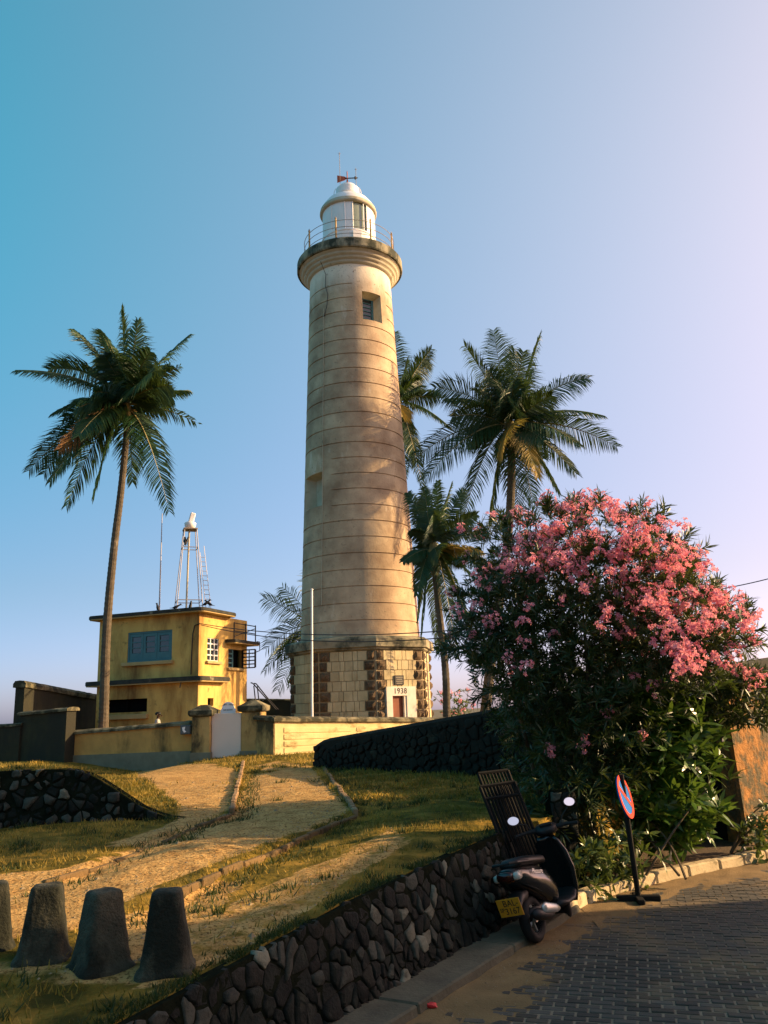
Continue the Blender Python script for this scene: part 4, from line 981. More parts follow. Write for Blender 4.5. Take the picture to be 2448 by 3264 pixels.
# right hand wall: corner pier then sunlit panelled wall running away to the right
ca_, cb_ = P(818, 2282, 23.85), P(872, 2282, 23.55)
o_, *_ = wall('corner_pier', 'stained wall pier between right gate post and the sunlit wall', ca_, cb_, .5, ca_.z+.03, cb_.z+.0, .3, M['post'], plinth=(1.0, .05))
re = P(1512, 2287, 30.0)
o_, A_, B_, t_, n_ = wall('panelled_wall', 'sunlit cream yellow panelled wall with dark coping before the lighthouse', (cb_.x+.03, cb_.y+.02), re, .5, cb_.z-.005, re.z, .3, M['wall_lit'], cop=.15, over=.09, plinth=(.98, .06))
LW = (B_-A_).length
zA, zB = cb_.z-.005, re.z
for (u0, u1) in ((.32, 2.9), (3.15, 5.6), (5.85, 8.2)):
    for k in range(4):
        def q(u, h): s_ = u/LW; b_ = 1.0+(.1)*0; zt = zA+(zB-zA)*s_-.3; return A_+t_*u+Vector((0, 0, b_+(zt-b_)*h))
        d = n_*.016
        h0, h1_ = k/4+.03, (k+1)/4-.02
        if u1 > LW: continue
        MB().hexa([q(u0, h0)+d, q(u1, h0)+d, q(u1, h0)-d, q(u0, h0)-d], [q(u0, h1_)+d, q(u1, h1_)+d, q(u1, h1_)-d, q(u0, h1_)-d]).build('panel', M['wall_lit'], o_, world=True, bevel=.008)
# tall dark wall block at left, lower stub at the edge, higher rampart behind
la_, lb_ = P(66, 2268, 25.5), P(214, 2254, 24.9)
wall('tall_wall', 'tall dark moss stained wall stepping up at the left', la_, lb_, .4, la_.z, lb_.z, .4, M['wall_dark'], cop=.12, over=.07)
ea_, eb_ = P(-260, 2315, 26.2), P(66, 2290, 25.4)
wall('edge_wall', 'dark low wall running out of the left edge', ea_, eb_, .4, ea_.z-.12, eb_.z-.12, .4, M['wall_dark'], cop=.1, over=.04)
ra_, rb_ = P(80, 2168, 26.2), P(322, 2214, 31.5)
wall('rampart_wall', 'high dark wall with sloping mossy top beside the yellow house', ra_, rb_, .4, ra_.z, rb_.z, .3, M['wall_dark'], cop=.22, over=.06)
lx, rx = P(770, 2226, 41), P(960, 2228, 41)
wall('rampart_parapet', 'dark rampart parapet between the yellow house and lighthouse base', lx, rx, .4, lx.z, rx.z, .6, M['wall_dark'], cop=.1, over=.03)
sr_ = empty('stair_rail', (P(812, 2226, 39.5).x, 39.5, .8), 'black bent tube stair railing on the rampart behind the gate', 'railing')
for dx, dyp in ((0, 0), (11, 2)):
    c = [P(799+dx, 2176+dyp, 39.5+dx*.04), P(806+dx, 2178+dyp, 39.5+dx*.04), P(852+dx*.6, 2230+dyp, 39.5+dx*.04), P(880+dx*.6, 2262, 39.5+dx*.04)]
    rl = MB(); rl.tube(c, .03, 6); b = P(809+dx, 2186+dyp, 39.5+dx*.04); e = P(815+dx, 2240, 39.5+dx*.04); rl.tube([b, e], .03, 6)
    rl.build('handrail', M['black_paint'], sr_, world=True)
# flagpole
f0, f1 = P(995, 2275, 26.6), P(994, 1881, 26.6)
fp_ = empty('flagpole', (f0.x, f0.y, 1.0), 'plain white flagpole standing in front of the lighthouse', 'flagpole')
MB().tube([(f0.x, f0.y, 1.0), (f0.x-.0, f0.y, 2.4), (f1.x, f1.y, f1.z)], [.04, .037, .032], 10).build('pole', M['white'], fp_, world=True)
MB().lathe([(.042, 0), (.05, .01), (.05, .03), (.01, .05)], (f1.x, f1.y, f1.z), 10).build('pole_cap', M['white'], fp_, world=True)
# power cables
def cable(name, label, pts, r=.014):
    o = MB(); c = []
    for a, b in zip(pts[:-1], pts[1:]):
        for k in range(12): c.append(a.lerp(b, k/12))
    c.append(pts[-1]); o.tube(c, r, 5)
    return tag(o.build(name, M['cable']), label, 'cable')
hk = hm @ Vector((.05, .02, cw[-1].z))
def sagline(a, b, sag, n=14): return [a.lerp(b, i/n)-Vector((0, 0, sag*4*(i/n)*(1-i/n))) for i in range(n+1)]
cable('power_cable', 'upper of two black cables crossing the lighthouse from the yellow house', sagline(hk, P(1760, 1975, 17.5), .35))
cable('power_cable', 'lower of two black cables crossing the lighthouse from the yellow house', sagline(hk-Vector((0, 0, .04)), P(1760, 1990, 17.4), .46))
cable('power_cable', 'black cable leaving the oleander top towards the right edge', sagline(P(2250, 1885, 16.0), P(2600, 1800, 15.5), .05), .010)

# ------------------------------------------------------------------ path edging bricks, bollards
def edging(name, pxs, z, hgt, label_mat, wid=.10, ln=.21, ends=None):
    o = bpy.data.objects.new(name, None); COL.objects.link(o); tag(o, kind='structure')
    pts = [G(*p, z) for p in pxs]
    for a, b in zip(pts[:-1], pts[1:]):
        d = b-a; d.z = 0; L_ = d.length; n = max(1, int(L_/ln)); t = d.normalized(); nn = Vector((-t.y, t.x, 0))
        for i in range(n):
            c = a+t*(L_*(i+.5)/n); zg = tz(c.x, c.y); l2 = L_/n-.014
            dz = hgt*random.uniform(.8, 1.05); rr = Matrix.Rotation(math.atan2(t.y, t.x)+random.uniform(-.05, .05), 3, 'Z') @ Matrix.Rotation(random.uniform(-.05, .05), 3, 'X')
            MB().box((c.x, c.y, zg+dz/2-.06), (l2, wid*random.uniform(.9, 1.1), dz+.12), rr).build('brick', label_mat, o, bevel=.012)
    return o
edging('path_edging', [(776, 2438), (737, 2578)], .88, .07, M['brick'], .075)
edging('path_edging', [(737, 2582), (590, 2636), (440, 2694), (280, 2742), (140, 2780)], .86, .022, M['earth_edge'], .06, .3)
edging('path_edging', [(1022, 2440), (1132, 2576)], .88, .05, M['brick'], .07)
edging('path_edging', [(1132, 2582), (980, 2640), (840, 2696), (700, 2746), (560, 2800)], .86, .03, M['earth_edge'], .06, .3)

def bollard(px, py, wtop_, wbot, h, rz, label):
    p = G(px, py, .57); p.z = tz(p.x, p.y)-.03; s_ = random.Random(px)
    def ring(w, z, j=.0):
        out = []
        for k in range(28):
            q = 2*math.pi*k/28; c, s2 = math.cos(q), math.sin(q); e = .42
            x, y = math.copysign(abs(c)**e, c)*w/2, math.copysign(abs(s2)**e, s2)*w/2
            nz = 1+.05*mnoise.noise((x*9+px, y*9, z*7))+.025*mnoise.noise((x*30, y*30, z*25+px)) if j else 1
            out.append(Vector((x*nz, y*nz, z+(.006*mnoise.noise((x*14+px, y*14, 3)) if z > .05 else 0))))
        return out
    rg = [ring(wbot+.05, -.1), ring(wbot+.05, .03, 1), ring(wbot+.01, .05, 1)]
    for k in range(1, 22): t = k/22; rg.append(ring(wbot+(wtop_-wbot)*t**.9, .05+(h-.07)*t, 1))
    rg += [ring(wtop_-.008, h-.012, 1), ring(wtop_-.03, h-.002, 1), ring(wtop_*.5, h+.003, 1), ring(.01, h+.004)]
    o = MB().loft(rg).build('bollard', M['bollard'], smooth=True); o.location = p; o.rotation_euler = (s_.uniform(-.02, .02), s_.uniform(-.02, .02), rz)
    return tag(o, label, 'bollard', 'stone bollards by the path')
bollard(-40, 3065, .185, .28, .42, .5, 'stone bollard cut off by the left edge, its top in sun')
bollard(135, 3086, .19, .30, .455, .25, 'leftmost whole stone bollard with pale streak near its top')
bollard(320, 3108, .19, .30, .46, .75, 'middle of the three whole stone bollards, greyish top')
bollard(530, 3112, .18, .30, .475, .1, 'rightmost dark stone bollard nearest the street wall')

# ------------------------------------------------------------------ palms
def frond(B, T, lift, L=.75, N=92, rr=None, twist=None, bare=0.0, wid=.040, side_boost=1.0):
    """one pinnate frond: arched rib plus two rows of drooping leaflets -> arrays"""
    B = np.array(B); T = np.array(T); d = T-B; ln = np.linalg.norm(d); up = np.array([0, 0, 1.])
    Cp = B+d*.42+up*lift*ln
    s = np.linspace(0, 1, 24)[:, None]
    pts = (1-s)**2*B+2*s*(1-s)*Cp+s*s*T
    h = np.array([d[0], d[1], 0]); hn = np.linalg.norm(h)
    if hn < .15*ln: h = np.array([rr.uniform(-1, 1), rr.uniform(-1, 1), 0]); hn = np.linalg.norm(h)
    h /= hn; sd = np.cross(h, up)
    if twist is None: twist = rr.choice((-1, 1))*rr.uniform(.35, 1.2)
    V = []; F4 = []; F3 = []
    # rib
    for i in range(0, 24, 2):
        p = pts[i]; r = .035*(1-i/24)**.8*ln/3.5+.006
        for k in range(3): a = 2.094*k; V.append(p+(sd*math.cos(a)+np.cross(h, sd)*math.sin(a)*-1)*r)
    for i in range(11):
        for k in range(3): F4.append((i*3+k, i*3+(k+1) % 3, (i+1)*3+(k+1) % 3, (i+1)*3+k))
    nrib = len(F4)
    for sg in (-1, 1):
        for i in range(N):
            t = .14+.86*(i+rr.uniform(-.3, .3))/N
            if t > 1: continue
            if bare and rr.random() < bare: continue
            q = t*23; j = int(min(22, q)); f = q-j; p = pts[j]*(1-f)+pts[j+1]*f
            tg = pts[j+1]-pts[j]; tg /= np.linalg.norm(tg); nm = np.cross(sd, tg)
            tw = twist*(.4+.8*t); side = sd*math.cos(tw)+nm*math.sin(tw)
            l = 1.3*L*(.42+.58*math.sin(math.pi*min(1, .12+t*.86)))*(1-.35*max(0, t-.8)/.2)*rr.uniform(.85, 1.12)
            fw = .38+.5*t**2
            dr = tg*fw+side*sg*side_boost*(1.15-.35*t)+np.array([rr.uniform(-.1, .1), rr.uniform(-.1, .1), rr.uniform(-.12, .06)-.16]); dr /= np.linalg.norm(dr)
            m = p+dr*l*.5; d2 = dr+np.array([0, 0, -rr.uniform(.3, .9)]); d2 /= np.linalg.norm(d2); e = m+d2*l*.5
            w = np.cross(dr, np.array([rr.uniform(-.4, .4), -1+rr.uniform(-.4, .4), rr.uniform(-.3, .3)])); nw = np.linalg.norm(w)
            w = w/nw*wid*rr.uniform(.8, 1.15) if nw > .1 else side*wid
            n0 = len(V); V += [p-w*.35, p+w*.35, m+w*.5, m-w*.5, e]
            F4.append((n0, n0+1, n0+2, n0+3)); F3.append((n0+3, n0+2, n0+4))
    return np.array(V), F4, F3, nrib
def add_frond(parent, B, T, lift, m, rr, **kw):
    V, F4, F3, nr = frond(B, T, lift, rr=rr, **kw)
    o = npmesh('frond', V, [np.array(F4), np.array(F3)] if F3 else [np.array(F4)], [m, M['rachis']], parent, world=True)
    mi = np.zeros(len(o.data.polygons), dtype=np.int32); mi[:nr] = 1; o.data.polygons.foreach_set('material_index', mi)
    return o
def palm(label, trunk_px, dist, tr, crown_px, tips, seed, L=.75, nuts=True, extra=8, exlen=2.2, N=92, ringh=.16):
    rr = random.Random(seed)
    tp = [P(x, y, d) for x, y, d in trunk_px]
    base = tp[0].copy(); base.z = 1.0
    o = empty('coconut_palm', base, label, 'palm tree', 'coconut palms')
    tp = [base]+[p for p in tp if p.z > 1.2]
    # smooth path
    path = []; 
    for i in range(len(tp)-1):
        p0, p1, p2, p3 = tp[max(0, i-1)], tp[i], tp[i+1], tp[min(len(tp)-1, i+2)]
        n = max(2, int((p2-p1).length/ringh*2))
        for k in range(n):
            t = k/n; path.append(.5*((2*p1)+(p2-p0)*t+(2*p0-5*p1+4*p2-p3)*t*t+(3*p1-p0-3*p2+p3)*t**3))
    path.append(tp[-1]); n = len(path)
    rad = [(tr[0]+(tr[1]-tr[0])*(i/n)**.7+ .10*max(0, .06-i/n)*6)*(1.035 if i % 2 else .97) for i in range(n)]
    MB().tube(path, rad, 12).build('trunk', M['trunk'], o, world=True)
    B = P(*crown_px, dist)
    # crown shaft of leaf bases
    hb_ = MB(); hb_.tube([tp[-1]-Vector((0, 0, .2)), tp[-1]+Vector((0, 0, .1)), B+Vector((0, 0, .1)), B+Vector((0, 0, .45))], [tr[1], tr[1]*1.6, tr[1]*1.5, .05], 10)
    hb_.build('crownshaft', M['rachis'], o, world=True)
    for tpx in tips:
        x, y, dy, lift = tpx[:4]; kind = tpx[4] if len(tpx) > 4 else 0
        T = P(x, y, dist+dy); b0 = B+Vector((rr.uniform(-.08, .08), rr.uniform(-.08, .08), rr.uniform(-.1, .2)))
        m = (M['palm_leaf'], M['palm_yel'], M['palm_dead'], M['palm_leaf'])[kind]
        add_frond(o, b0, T, lift, m, rr, L=L*(.55 if kind == 3 else .8 if kind == 2 else 1), N=N, bare=(.6 if kind == 3 else .1 if kind else .03))
    for k in range(extra):                       # fronds pointing towards and away from the viewer
        a = 2*math.pi*k/extra+rr.uniform(-.3, .3); el = rr.uniform(-.5, .9); l = exlen*rr.uniform(.75, 1.1)
        T = B+Vector((math.cos(a)*math.cos(el)*.75, math.sin(a)*math.cos(el), math.sin(el)))*l
        add_frond(o, B, T, .22, M['palm_leaf'], rr, L=L, N=int(N*.8))
    if nuts:
        for k in range(9):
            a = rr.uniform(0, 6.28); c = B+Vector((math.cos(a)*.28, math.sin(a)*.28, rr.uniform(-.35, -.05)))
            MB().lathe([(.005, -.14), (.07, -.11), (.105, -.02), (.095, .07), (.04, .13), (.005, .14)], c, 8).build('coconut', M['nut'], o, world=True, smooth=True)
    return o
LP = [(53, 1180, -.4, .20), (152, 1180, .8, .30), (236, 1052, -.6, .26), (388, 985, .3, .03), (440, 1020, -.6, .05), (603, 1068, -.3, .12), (540, 1165, .6, .18), (574, 1166, -.2, .05, 3),
      (599, 1246, .3, .20), (637, 1352, .2, .13, 3), (540, 1632, -.4, .36), (422, 1540, .8, .40), (297, 1583, -.9, .36), (211, 1615, -.4, .30), (158, 1538, .6, .28), (90, 1502, -.5, .24),
      (136, 1514, .9, .24), (188, 1432, -1.0, .20, 2), (170, 1316, .8, .22), (330, 1130, -1.5, .2), (480, 1120, -1.6, .2), (250, 1390, -1.6, .25), (500, 1440, 1.2, .35), (330, 1060, 1.2, .2), (545, 1230, -1.3, .2), (300, 1250, -1.8, .25)]
palm('leftmost tall leaning coconut palm in front of the yellow house', [(330, 2306, 26), (340, 2010, 26), (362, 1760, 26), (385, 1570, 26), (402, 1400, 26), (404, 1330, 26)], 26, (.165, .10), (402, 1298), LP, 1, L=.80, extra=12, exlen=2.5)
RP = [(1480, 1100, .8, .12), (1573, 1052, -.3, .03), (1722, 1070, .3, .05), (1668, 1120, -1.2, .06), (1384, 1236, -.4, .24), (1877, 1205, .2, .28), (1421, 1272, 1.0, .28), (1925, 1325, -.3, .26), (1967, 1424, .5, .24), (1352, 1530, -.5, .30),
      (1462, 1702, -.8, .34), (1562, 1676, .4, .32), (1652, 1640, 1.0, .34), (1700, 1606, -.9, .32), (1838, 1512, -.4, .30), (1782, 1570, .9, .34), (1602, 1440, -2.2, .18, 1), (1716, 1520, -1.6, .3, 1), (1690, 1195, -1.6, .05),
      (1300, 1480, .3, .26), (1560, 1180, -1.6, .12), (1640, 1110, 1.0, .05), (1500, 1420, 1.4, .3), (1800, 1330, 1.6, .25), (1440, 1330, -1.3, .25), (1760, 1260, -1.4, .15), (1520, 1250, 1.5, .15), (1850, 1420, -1.5, .3)]
palm('largest coconut palm right of the lighthouse above the oleander', [(1545, 2290, 34), (1572, 2050, 34), (1596, 1890, 34), (1618, 1720, 34), (1629, 1560, 34), (1630, 1420, 34)], 34, (.22, .17), (1629, 1366), RP, 2, L=.98, extra=9, exlen=2.8)
BP = [(1260, 1056, .2, .04), (1376, 1112, -.3, .12), (1368, 1158, .6, .22), (1336, 1232, -1.0, .22), (1284, 1330, -1.8, .3, 1), (1436, 1364, .0, .30), (1346, 1545, -.4, .32), (1320, 1470, .8, .34), (1200, 1100, .5, .08), (1130, 1250, .3, .2), (1120, 1400, .3, .3), (1300, 1150, -1.3, .1), (1400, 1270, 1.0, .25), (1290, 1520, .6, .3)]
palm('coconut palm crown half hidden behind the right side of the lighthouse', [(1255, 2290, 38), (1258, 1800, 38), (1262, 1400, 38)], 38, (.2, .15), (1264, 1290), BP, 3, L=.82, extra=4, exlen=2.3)
CP = [(1396, 1532, .2, .03), (1352, 1552, -.4, .05), (1300, 1570, .4, .12), (1555, 1704, .0, .26), (1588, 1836, -.4, .26), (1552, 1895, .5, .3), (1310, 1690, -.6, .2), (1316, 1790, .5, .25), (1328, 1900, -.5, .3), (1342, 2035, .3, .36), (1395, 2085, .8, .3), (1458, 2100, -.4, .34), (1500, 2010, -.9, .32), (1480, 1560, .6, .1), (1520, 1640, -.8, .18), (1440, 1540, -.9, .05), (1380, 1640, -1.4, .1), (1540, 1760, -1.2, .2, 1), (1330, 1980, .8, .3), (1330, 1600, .9, .12)]
palm('shorter coconut palm with slim pale trunk just right of the lighthouse base', [(1424, 2290, 31), (1420, 2140, 31), (1400, 1950, 31), (1386, 1820, 31)], 31, (.155, .12), (1382, 1752), CP, 4, L=.5, extra=4, exlen=1.6)
DP = [(846, 2072, .2, .34), (842, 2140, -.3, .30), (882, 2204, .2, .3), (838, 1905, .0, .1), (900, 1870, .3, .1), (925, 2190, .6, .3), (990, 1800, .2, .05), (1100, 1850, .3, .1), (890, 2100, .6, .3)]
palm('palm hidden behind the lighthouse with fronds showing on its left', [(1030, 2290, 39.5), (1028, 2150, 39.5)], 39.5, (.2, .15), (1025, 2010), DP, 5, L=1.0, extra=0, nuts=False, N=40)

# ------------------------------------------------------------------ leaf clouds
def leafcloud(name, base, dirs, nrm, ln, wd, m, parent, kind=None, curl=.25):
    n = len(base); dirs = dirs/np.linalg.norm(dirs, axis=1)[:, None]
    sd = np.cross(dirs, nrm); sd /= np.maximum(1e-6, np.linalg.norm(sd, axis=1))[:, None]; nr = np.cross(sd, dirs)
    l = ln[:, None]; w = wd[:, None]
    b = base; m1 = base+dirs*l*.35+nr*l*.02; m2 = base+dirs*l*.70-nr*l*curl*.15; e = base+dirs*l-nr*l*curl*.45
    V = np.stack([b, m1+sd*w*.5, m1-sd*w*.5, m2+sd*w*.42, m2-sd*w*.42, e], 1).reshape(-1, 3)
    k = np.arange(n)*6
    F3 = np.concatenate([np.stack([k, k+1, k+2], 1), np.stack([k+3, k+5, k+4], 1)]); F4 = np.stack([k+1, k+3, k+4, k+2], 1)
    o = npmesh(name, V, [F3, F4], m, parent, world=True)
    if kind: o['kind'] = kind
    return o
def whorls(centers, axes, per, ln, spread, r):
    """leaves radiating around each axis"""
    n = len(centers); ax = axes/np.linalg.norm(axes, axis=1)[:, None]
    c = np.repeat(centers, per, 0); a = np.repeat(ax, per, 0)
    t = np.cross(a, r.normal(size=a.shape)); t /= np.linalg.norm(t, axis=1)[:, None]
    th = r.uniform(spread[0], spread[1], len(a))[:, None]
    d = a*np.cos(th)+t*np.sin(th); off = a*(r.uniform(-.5, .5, len(a))*ln)[:, None]
    nm = a+r.normal(size=a.shape)*.3
    return c+off*.6, d, nm
# big oleander
ole = empty('oleander', (2.6, 11.2, .1), 'large pink flowering oleander bush beside the street kerb', 'bush')
CL = [(1650, 1730, 130), (1760, 1670, 105), (1880, 1660, 110), (1990, 1690, 105), (2075, 1770, 110), (2150, 1860, 110), (2225, 1965, 100), (2320, 2020, 60), (1585, 1910, 120), (1560, 2040, 105), (1700, 1860, 140), (1850, 1840, 150), (1990, 1870, 150),
      (2110, 1960, 140), (1625, 2140, 105), (1740, 2050, 160), (1890, 2060, 170), (2040, 2080, 150), (2180, 2070, 110), (1725, 2240, 125), (1840, 2270, 170), (2000, 2230, 140), (1780, 2440, 150), (1900, 2420, 150), (1800, 2600, 110), (1740, 2600, 90), (2280, 2110, 65), (2375, 2150, 45), (2130, 2170, 90), (1520, 1980, 45)]
r = np.random.default_rng(5); cen = []; axs = []; fl = []; flo = []; OD = 11.2
bc = np.array(P(1850, 2050, OD))
CL = [(x-(6 if x > 2150 else 0), y+(60 if y < 1760 else 40 if y < 1880 else 15 if y < 2000 else 0), rad*(.92 if y < 1900 else 1)) for x, y, rad in CL]
for i, (x, y, rad) in enumerate(CL):
    pr = rad/2600*OD
    for layer in range((2 if y < 1760 else 3) if rad > 100 else 1):
        dep = OD+(layer-1)*1.15*(.8 if y < 1800 else 1)+r.uniform(-.25, .25)
        c = np.array(P(x, y, dep)); n = int((46 if y < 2050 else 62)*(rad/120)**2) if y < 2350 else int(72*(rad/120)**2)
        v = r.normal(size=(n, 3)); v /= np.linalg.norm(v, axis=1)[:, None]; q = c+v*(pr*r.uniform(.25, 1.35, n)**.6)[:, None]
        cen.append(q); ax = (v*.7+np.array([.0, 0, .55])+(q-bc)*.25+r.normal(size=(n, 3))*.25); axs.append(ax)
        # flower heads on the sunny outside
        if y < 2180:
            want = int((10.5 if y < 1830 else 8 if x > 1950 else 5.5 if y < 1960 else 1.8)*(rad/110)**2*(1.0 if layer == 0 else .55 if layer == 1 else .35))
            v = r.normal(size=(want*6+6, 3)); v /= np.linalg.norm(v, axis=1)[:, None]
            sc = v @ np.array([.45, -.55, .60])
            v = v[np.argsort(-sc)[:want*2]]; r.shuffle(v); v = v[:want]
            for vv in v:
                for kk in range(r.integers(1, 4)): fl.append(c+vv*pr*r.uniform(1.05, 1.25)+r.normal(size=3)*.075); flo.append(vv)
for k in range(420):
    x, y, rad = CL[r.integers(0, 22)]; c = np.array(P(x, y, OD+r.uniform(-1.2, 1.2))); v = r.normal(size=3)+np.array([(x-1870)/400, -.1, (2150-y)/300]); v /= np.linalg.norm(v)
    p = c+v*rad/2600*OD*.95; st_ = r.uniform(.08, .34)
    q = p+np.outer(np.linspace(0, st_, 5), v); cen.append(q); axs.append(np.tile(v+np.array([0, 0, .3]), (5, 1)))
    if r.random() < .35 and y < 2060: fl.append(p+v*(st_+.05)); flo.append(v)
cen = np.concatenate(cen); axs = np.concatenate(axs); ok_ = cen[:, 1] > 9.95; cen = cen[ok_]; axs = axs[ok_]
b, d, nm = whorls(cen, axs, 11, .10, (.45, 1.25), r)
leafcloud('foliage', b, d, nm, r.uniform(.11, .20, len(b)), r.uniform(.013, .022, len(b)), M['ole_leaf'], ole, kind='stuff')
for s in [(1190*0+1762, 2383), (1860, 2355), (1858, 2378), (1940, 2270), (2050, 2345), (1770, 2020), (1640, 2140), (1983, 2020), (1935, 1945), (1980, 1965), (2085, 2190), (2190, 2130), (2245, 2125), (2330, 2125), (2400, 2145), (2440, 2170), (1555, 1810), (1560, 1880), (1500, 1920), (1505, 2025), (1625, 2100), (2410, 1975), (2020, 2160)]:
    p = np.array(P(s[0], s[1], OD-1.05)); fl.append(p); flo.append(np.array([.2, -.7, .6]))
def blossom_mesh(seed):
    rr = random.Random(seed); V = []; F = []
    V.append(Vector((0, 0, 0)))
    for k in range(rr.randint(7, 11)):
        u = Vector((rr.gauss(0, 1), rr.gauss(0, 1), rr.gauss(.4, .8))).normalized(); c = u*rr.uniform(.03, .085)
        ax = (u+Vector((rr.gauss(0, .3), rr.gauss(0, .3), .3))).normalized(); t = ax.orthogonal().normalized(); w = ax.cross(t); ph = rr.uniform(0, 6)
        rad = rr.uniform(.024, .033); n1 = len(V); V += [c-ax*.004+t*.003, c-ax*.004-t*.003]; F.append((0, n1, n1+1))
        for p in range(5):
            a = ph+p*1.2566; dr = t*math.cos(a)+w*math.sin(a); sd = -t*math.sin(a)+w*math.cos(a)
            n0 = len(V); V += [c+dr*rad*.6+sd*rad*.36+ax*.008, c+dr*rad+sd*rad*.12+ax*.003, c+dr*rad*.6-sd*rad*.26+ax*.012]; F.append((n1, n0, n0+1, n0+2))
    me = bpy.data.meshes.new('flower_cluster'); me.from_pydata(V, [], F); me.materials.append(M['pink']); return me
bm_ = [blossom_mesh(k) for k in range(9)]
order = list(range(len(fl))); random.Random(3).shuffle(order)
wi = wmat(ole).inverted()
for k in order[:298]:
    o = link('flower_cluster', bm_[k % 9], ole); o.location = wi @ Vector(fl[k]); s_ = random.uniform(.7, 1.35); o.scale = (s_,)*3; o.rotation_euler = (random.uniform(-.4, .4), random.uniform(-.4, .4), random.uniform(0, 6.28))
rest = [k for k in order[298:]]
if rest:
    V = []; F = []
    for k in rest:
        me = bm_[k % 9]; n0 = len(V); s_ = random.uniform(.9, 1.7)
        V += [Vector(fl[k])+v.co*s_ for v in me.vertices]; F += [tuple(i+n0 for i in p.vertices) for p in me.polygons]
    mb = MB(); mb.add(V, F); tag(mb.build('flower_clusters', M['pink'], ole, world=True, fix=False), kind='stuff')
for k in range(16):
    x, y, rad = CL[r.integers(0, 26)]; e = P(x, y, OD+r.uniform(-.8, .8)); b0 = Vector((2.15+r.uniform(-.25, .3), 11.3+r.uniform(-.3, .3), .05)); m_ = b0.lerp(e, .5)+Vector((r.uniform(-.2, .2), 0, .2))
    pts = [b0.lerp(m_, t).lerp(m_.lerp(e, t), t) for t in np.linspace(0, 1, 9)]
    MB().tube(pts, [.032*(1-.8*t)+.005 for t in np.linspace(0, 1, 9)], 6).build('stem', M['stem'], ole, world=True)
# hanging dark lower branch at right of the oleander
def shrub(name, label, cat, loc, rosettes, m, per, ln, wd, spread, seed, stems, group=None, axis=(0, -.2, 1), jit=.6, kind=None, curl=.35):
    rr = np.random.default_rng(seed); o = empty(name, loc, label, cat, group)
    c = np.array([tuple(P(x, y, dd)) for x, y, dd in rosettes]); ax = np.array(axis)+rr.normal(size=c.shape)*jit
    b, d, nm = whorls(c, ax, per, ln[0]*.3, spread, rr)
    f = leafcloud('foliage', b, d, nm, rr.uniform(ln[0], ln[1], len(b)), rr.uniform(wd[0], wd[1], len(b)), m, o, kind='stuff', curl=curl)
    for k in range(stems):
        e = Vector(c[rr.integers(0, len(c))]); b0 = Vector(loc)+Vector((rr.uniform(-.35, .35), rr.uniform(-.25, .25), 0)); m_ = b0.lerp(e, .55)+Vector((rr.uniform(-.12, .12), 0, .12))
        pts = [b0.lerp(m_, t).lerp(m_.lerp(e, t), t) for t in np.linspace(0, 1, 8)]
        MB().tube(pts, [.014*(1-.7*t)+.003 for t in np.linspace(0, 1, 8)], 6).build('stem', M['stem'], o, world=True)
    return o
rs_ = random.Random(8); ros = []
for k in range(330):
    y = rs_.uniform(2190, 2700); xm = 2130+ (y-2230)*.02; x = rs_.gauss(xm, 105)
    if x > 2330 or x < 1930 or (y > 2520 and x > 2290): continue
    ros.append((x, y, rs_.uniform(10.35, 11.5) if y < 2600 else rs_.uniform(10.6, 11.2)))
shrub('broadleaf_shrub', 'bright green shrub with long broad leaves below the oleander', 'shrub', G(2120, 2790, .1), ros, M['broad_leaf'], 9, (.2, .33), (.045, .07), (.7, 1.5), 12, 3)
ros = [(rs_.gauss(1985, 50), rs_.uniform(2650, 2850), rs_.uniform(9.9, 10.4)) for k in range(60)]+[(rs_.uniform(1810, 1960), rs_.uniform(2700, 2880), rs_.uniform(9.55, 10.0)) for k in range(90)]
shrub('kerb_plant', 'low leafy plant spilling over the kerb behind the scooter', 'shrub', G(1930, 2820, .1), ros, M['low_leaf'], 8, (.09, .17), (.022, .04), (.5, 1.5), 13, 4, axis=(.1, -.5, .3))
ros = [(rs_.uniform(2360, 2470), rs_.uniform(2510, 2740)+0, rs_.uniform(11.3, 11.7)) for k in range(60)]
ros = [q for q in ros if q[1] > 2620-(q[0]-2360)*1.0]
shrub('wall_weed', 'small leafy weed growing at the foot of the orange wall', 'shrub', G(2420, 2720, .1), ros, M['low_leaf'], 8, (.08, .15), (.03, .05), (.5, 1.5), 14, 4, axis=(0, -.4, .6))
ros = [(rs_.uniform(2250, 2470), rs_.uniform(2140, 2310), rs_.uniform(10.9, 11.9)) for k in range(210)]
shrub('dark_oleander', 'dark green oleander branches hanging before the orange wall top', 'bush', G(2380, 2700, .1), ros, M['ole_leaf'], 10, (.12, .2), (.02, .03), (.4, 1.4), 15, 0, axis=(.1, -.3, -.3))
ros = [(1380+rs_.gauss(75, 28), rs_.uniform(2200, 2290), rs_.uniform(32.5, 33.5)) for k in range(60)]
fo = shrub('small_oleander', 'small distant pink oleander behind the sunlit wall', 'bush', (P(1455, 2290, 33).x, 33, 1.0), ros, M['low_leaf'], 9, (.14, .24), (.03, .05), (.4, 1.4), 16, 3)
for k in range(12):
    x, y, dd = ros[k*4]; o = link('flower_cluster', bm_[k % 9], fo); o.location = wmat(fo).inverted() @ P(x, y-6, dd-.3); o.scale = (1.5,)*3

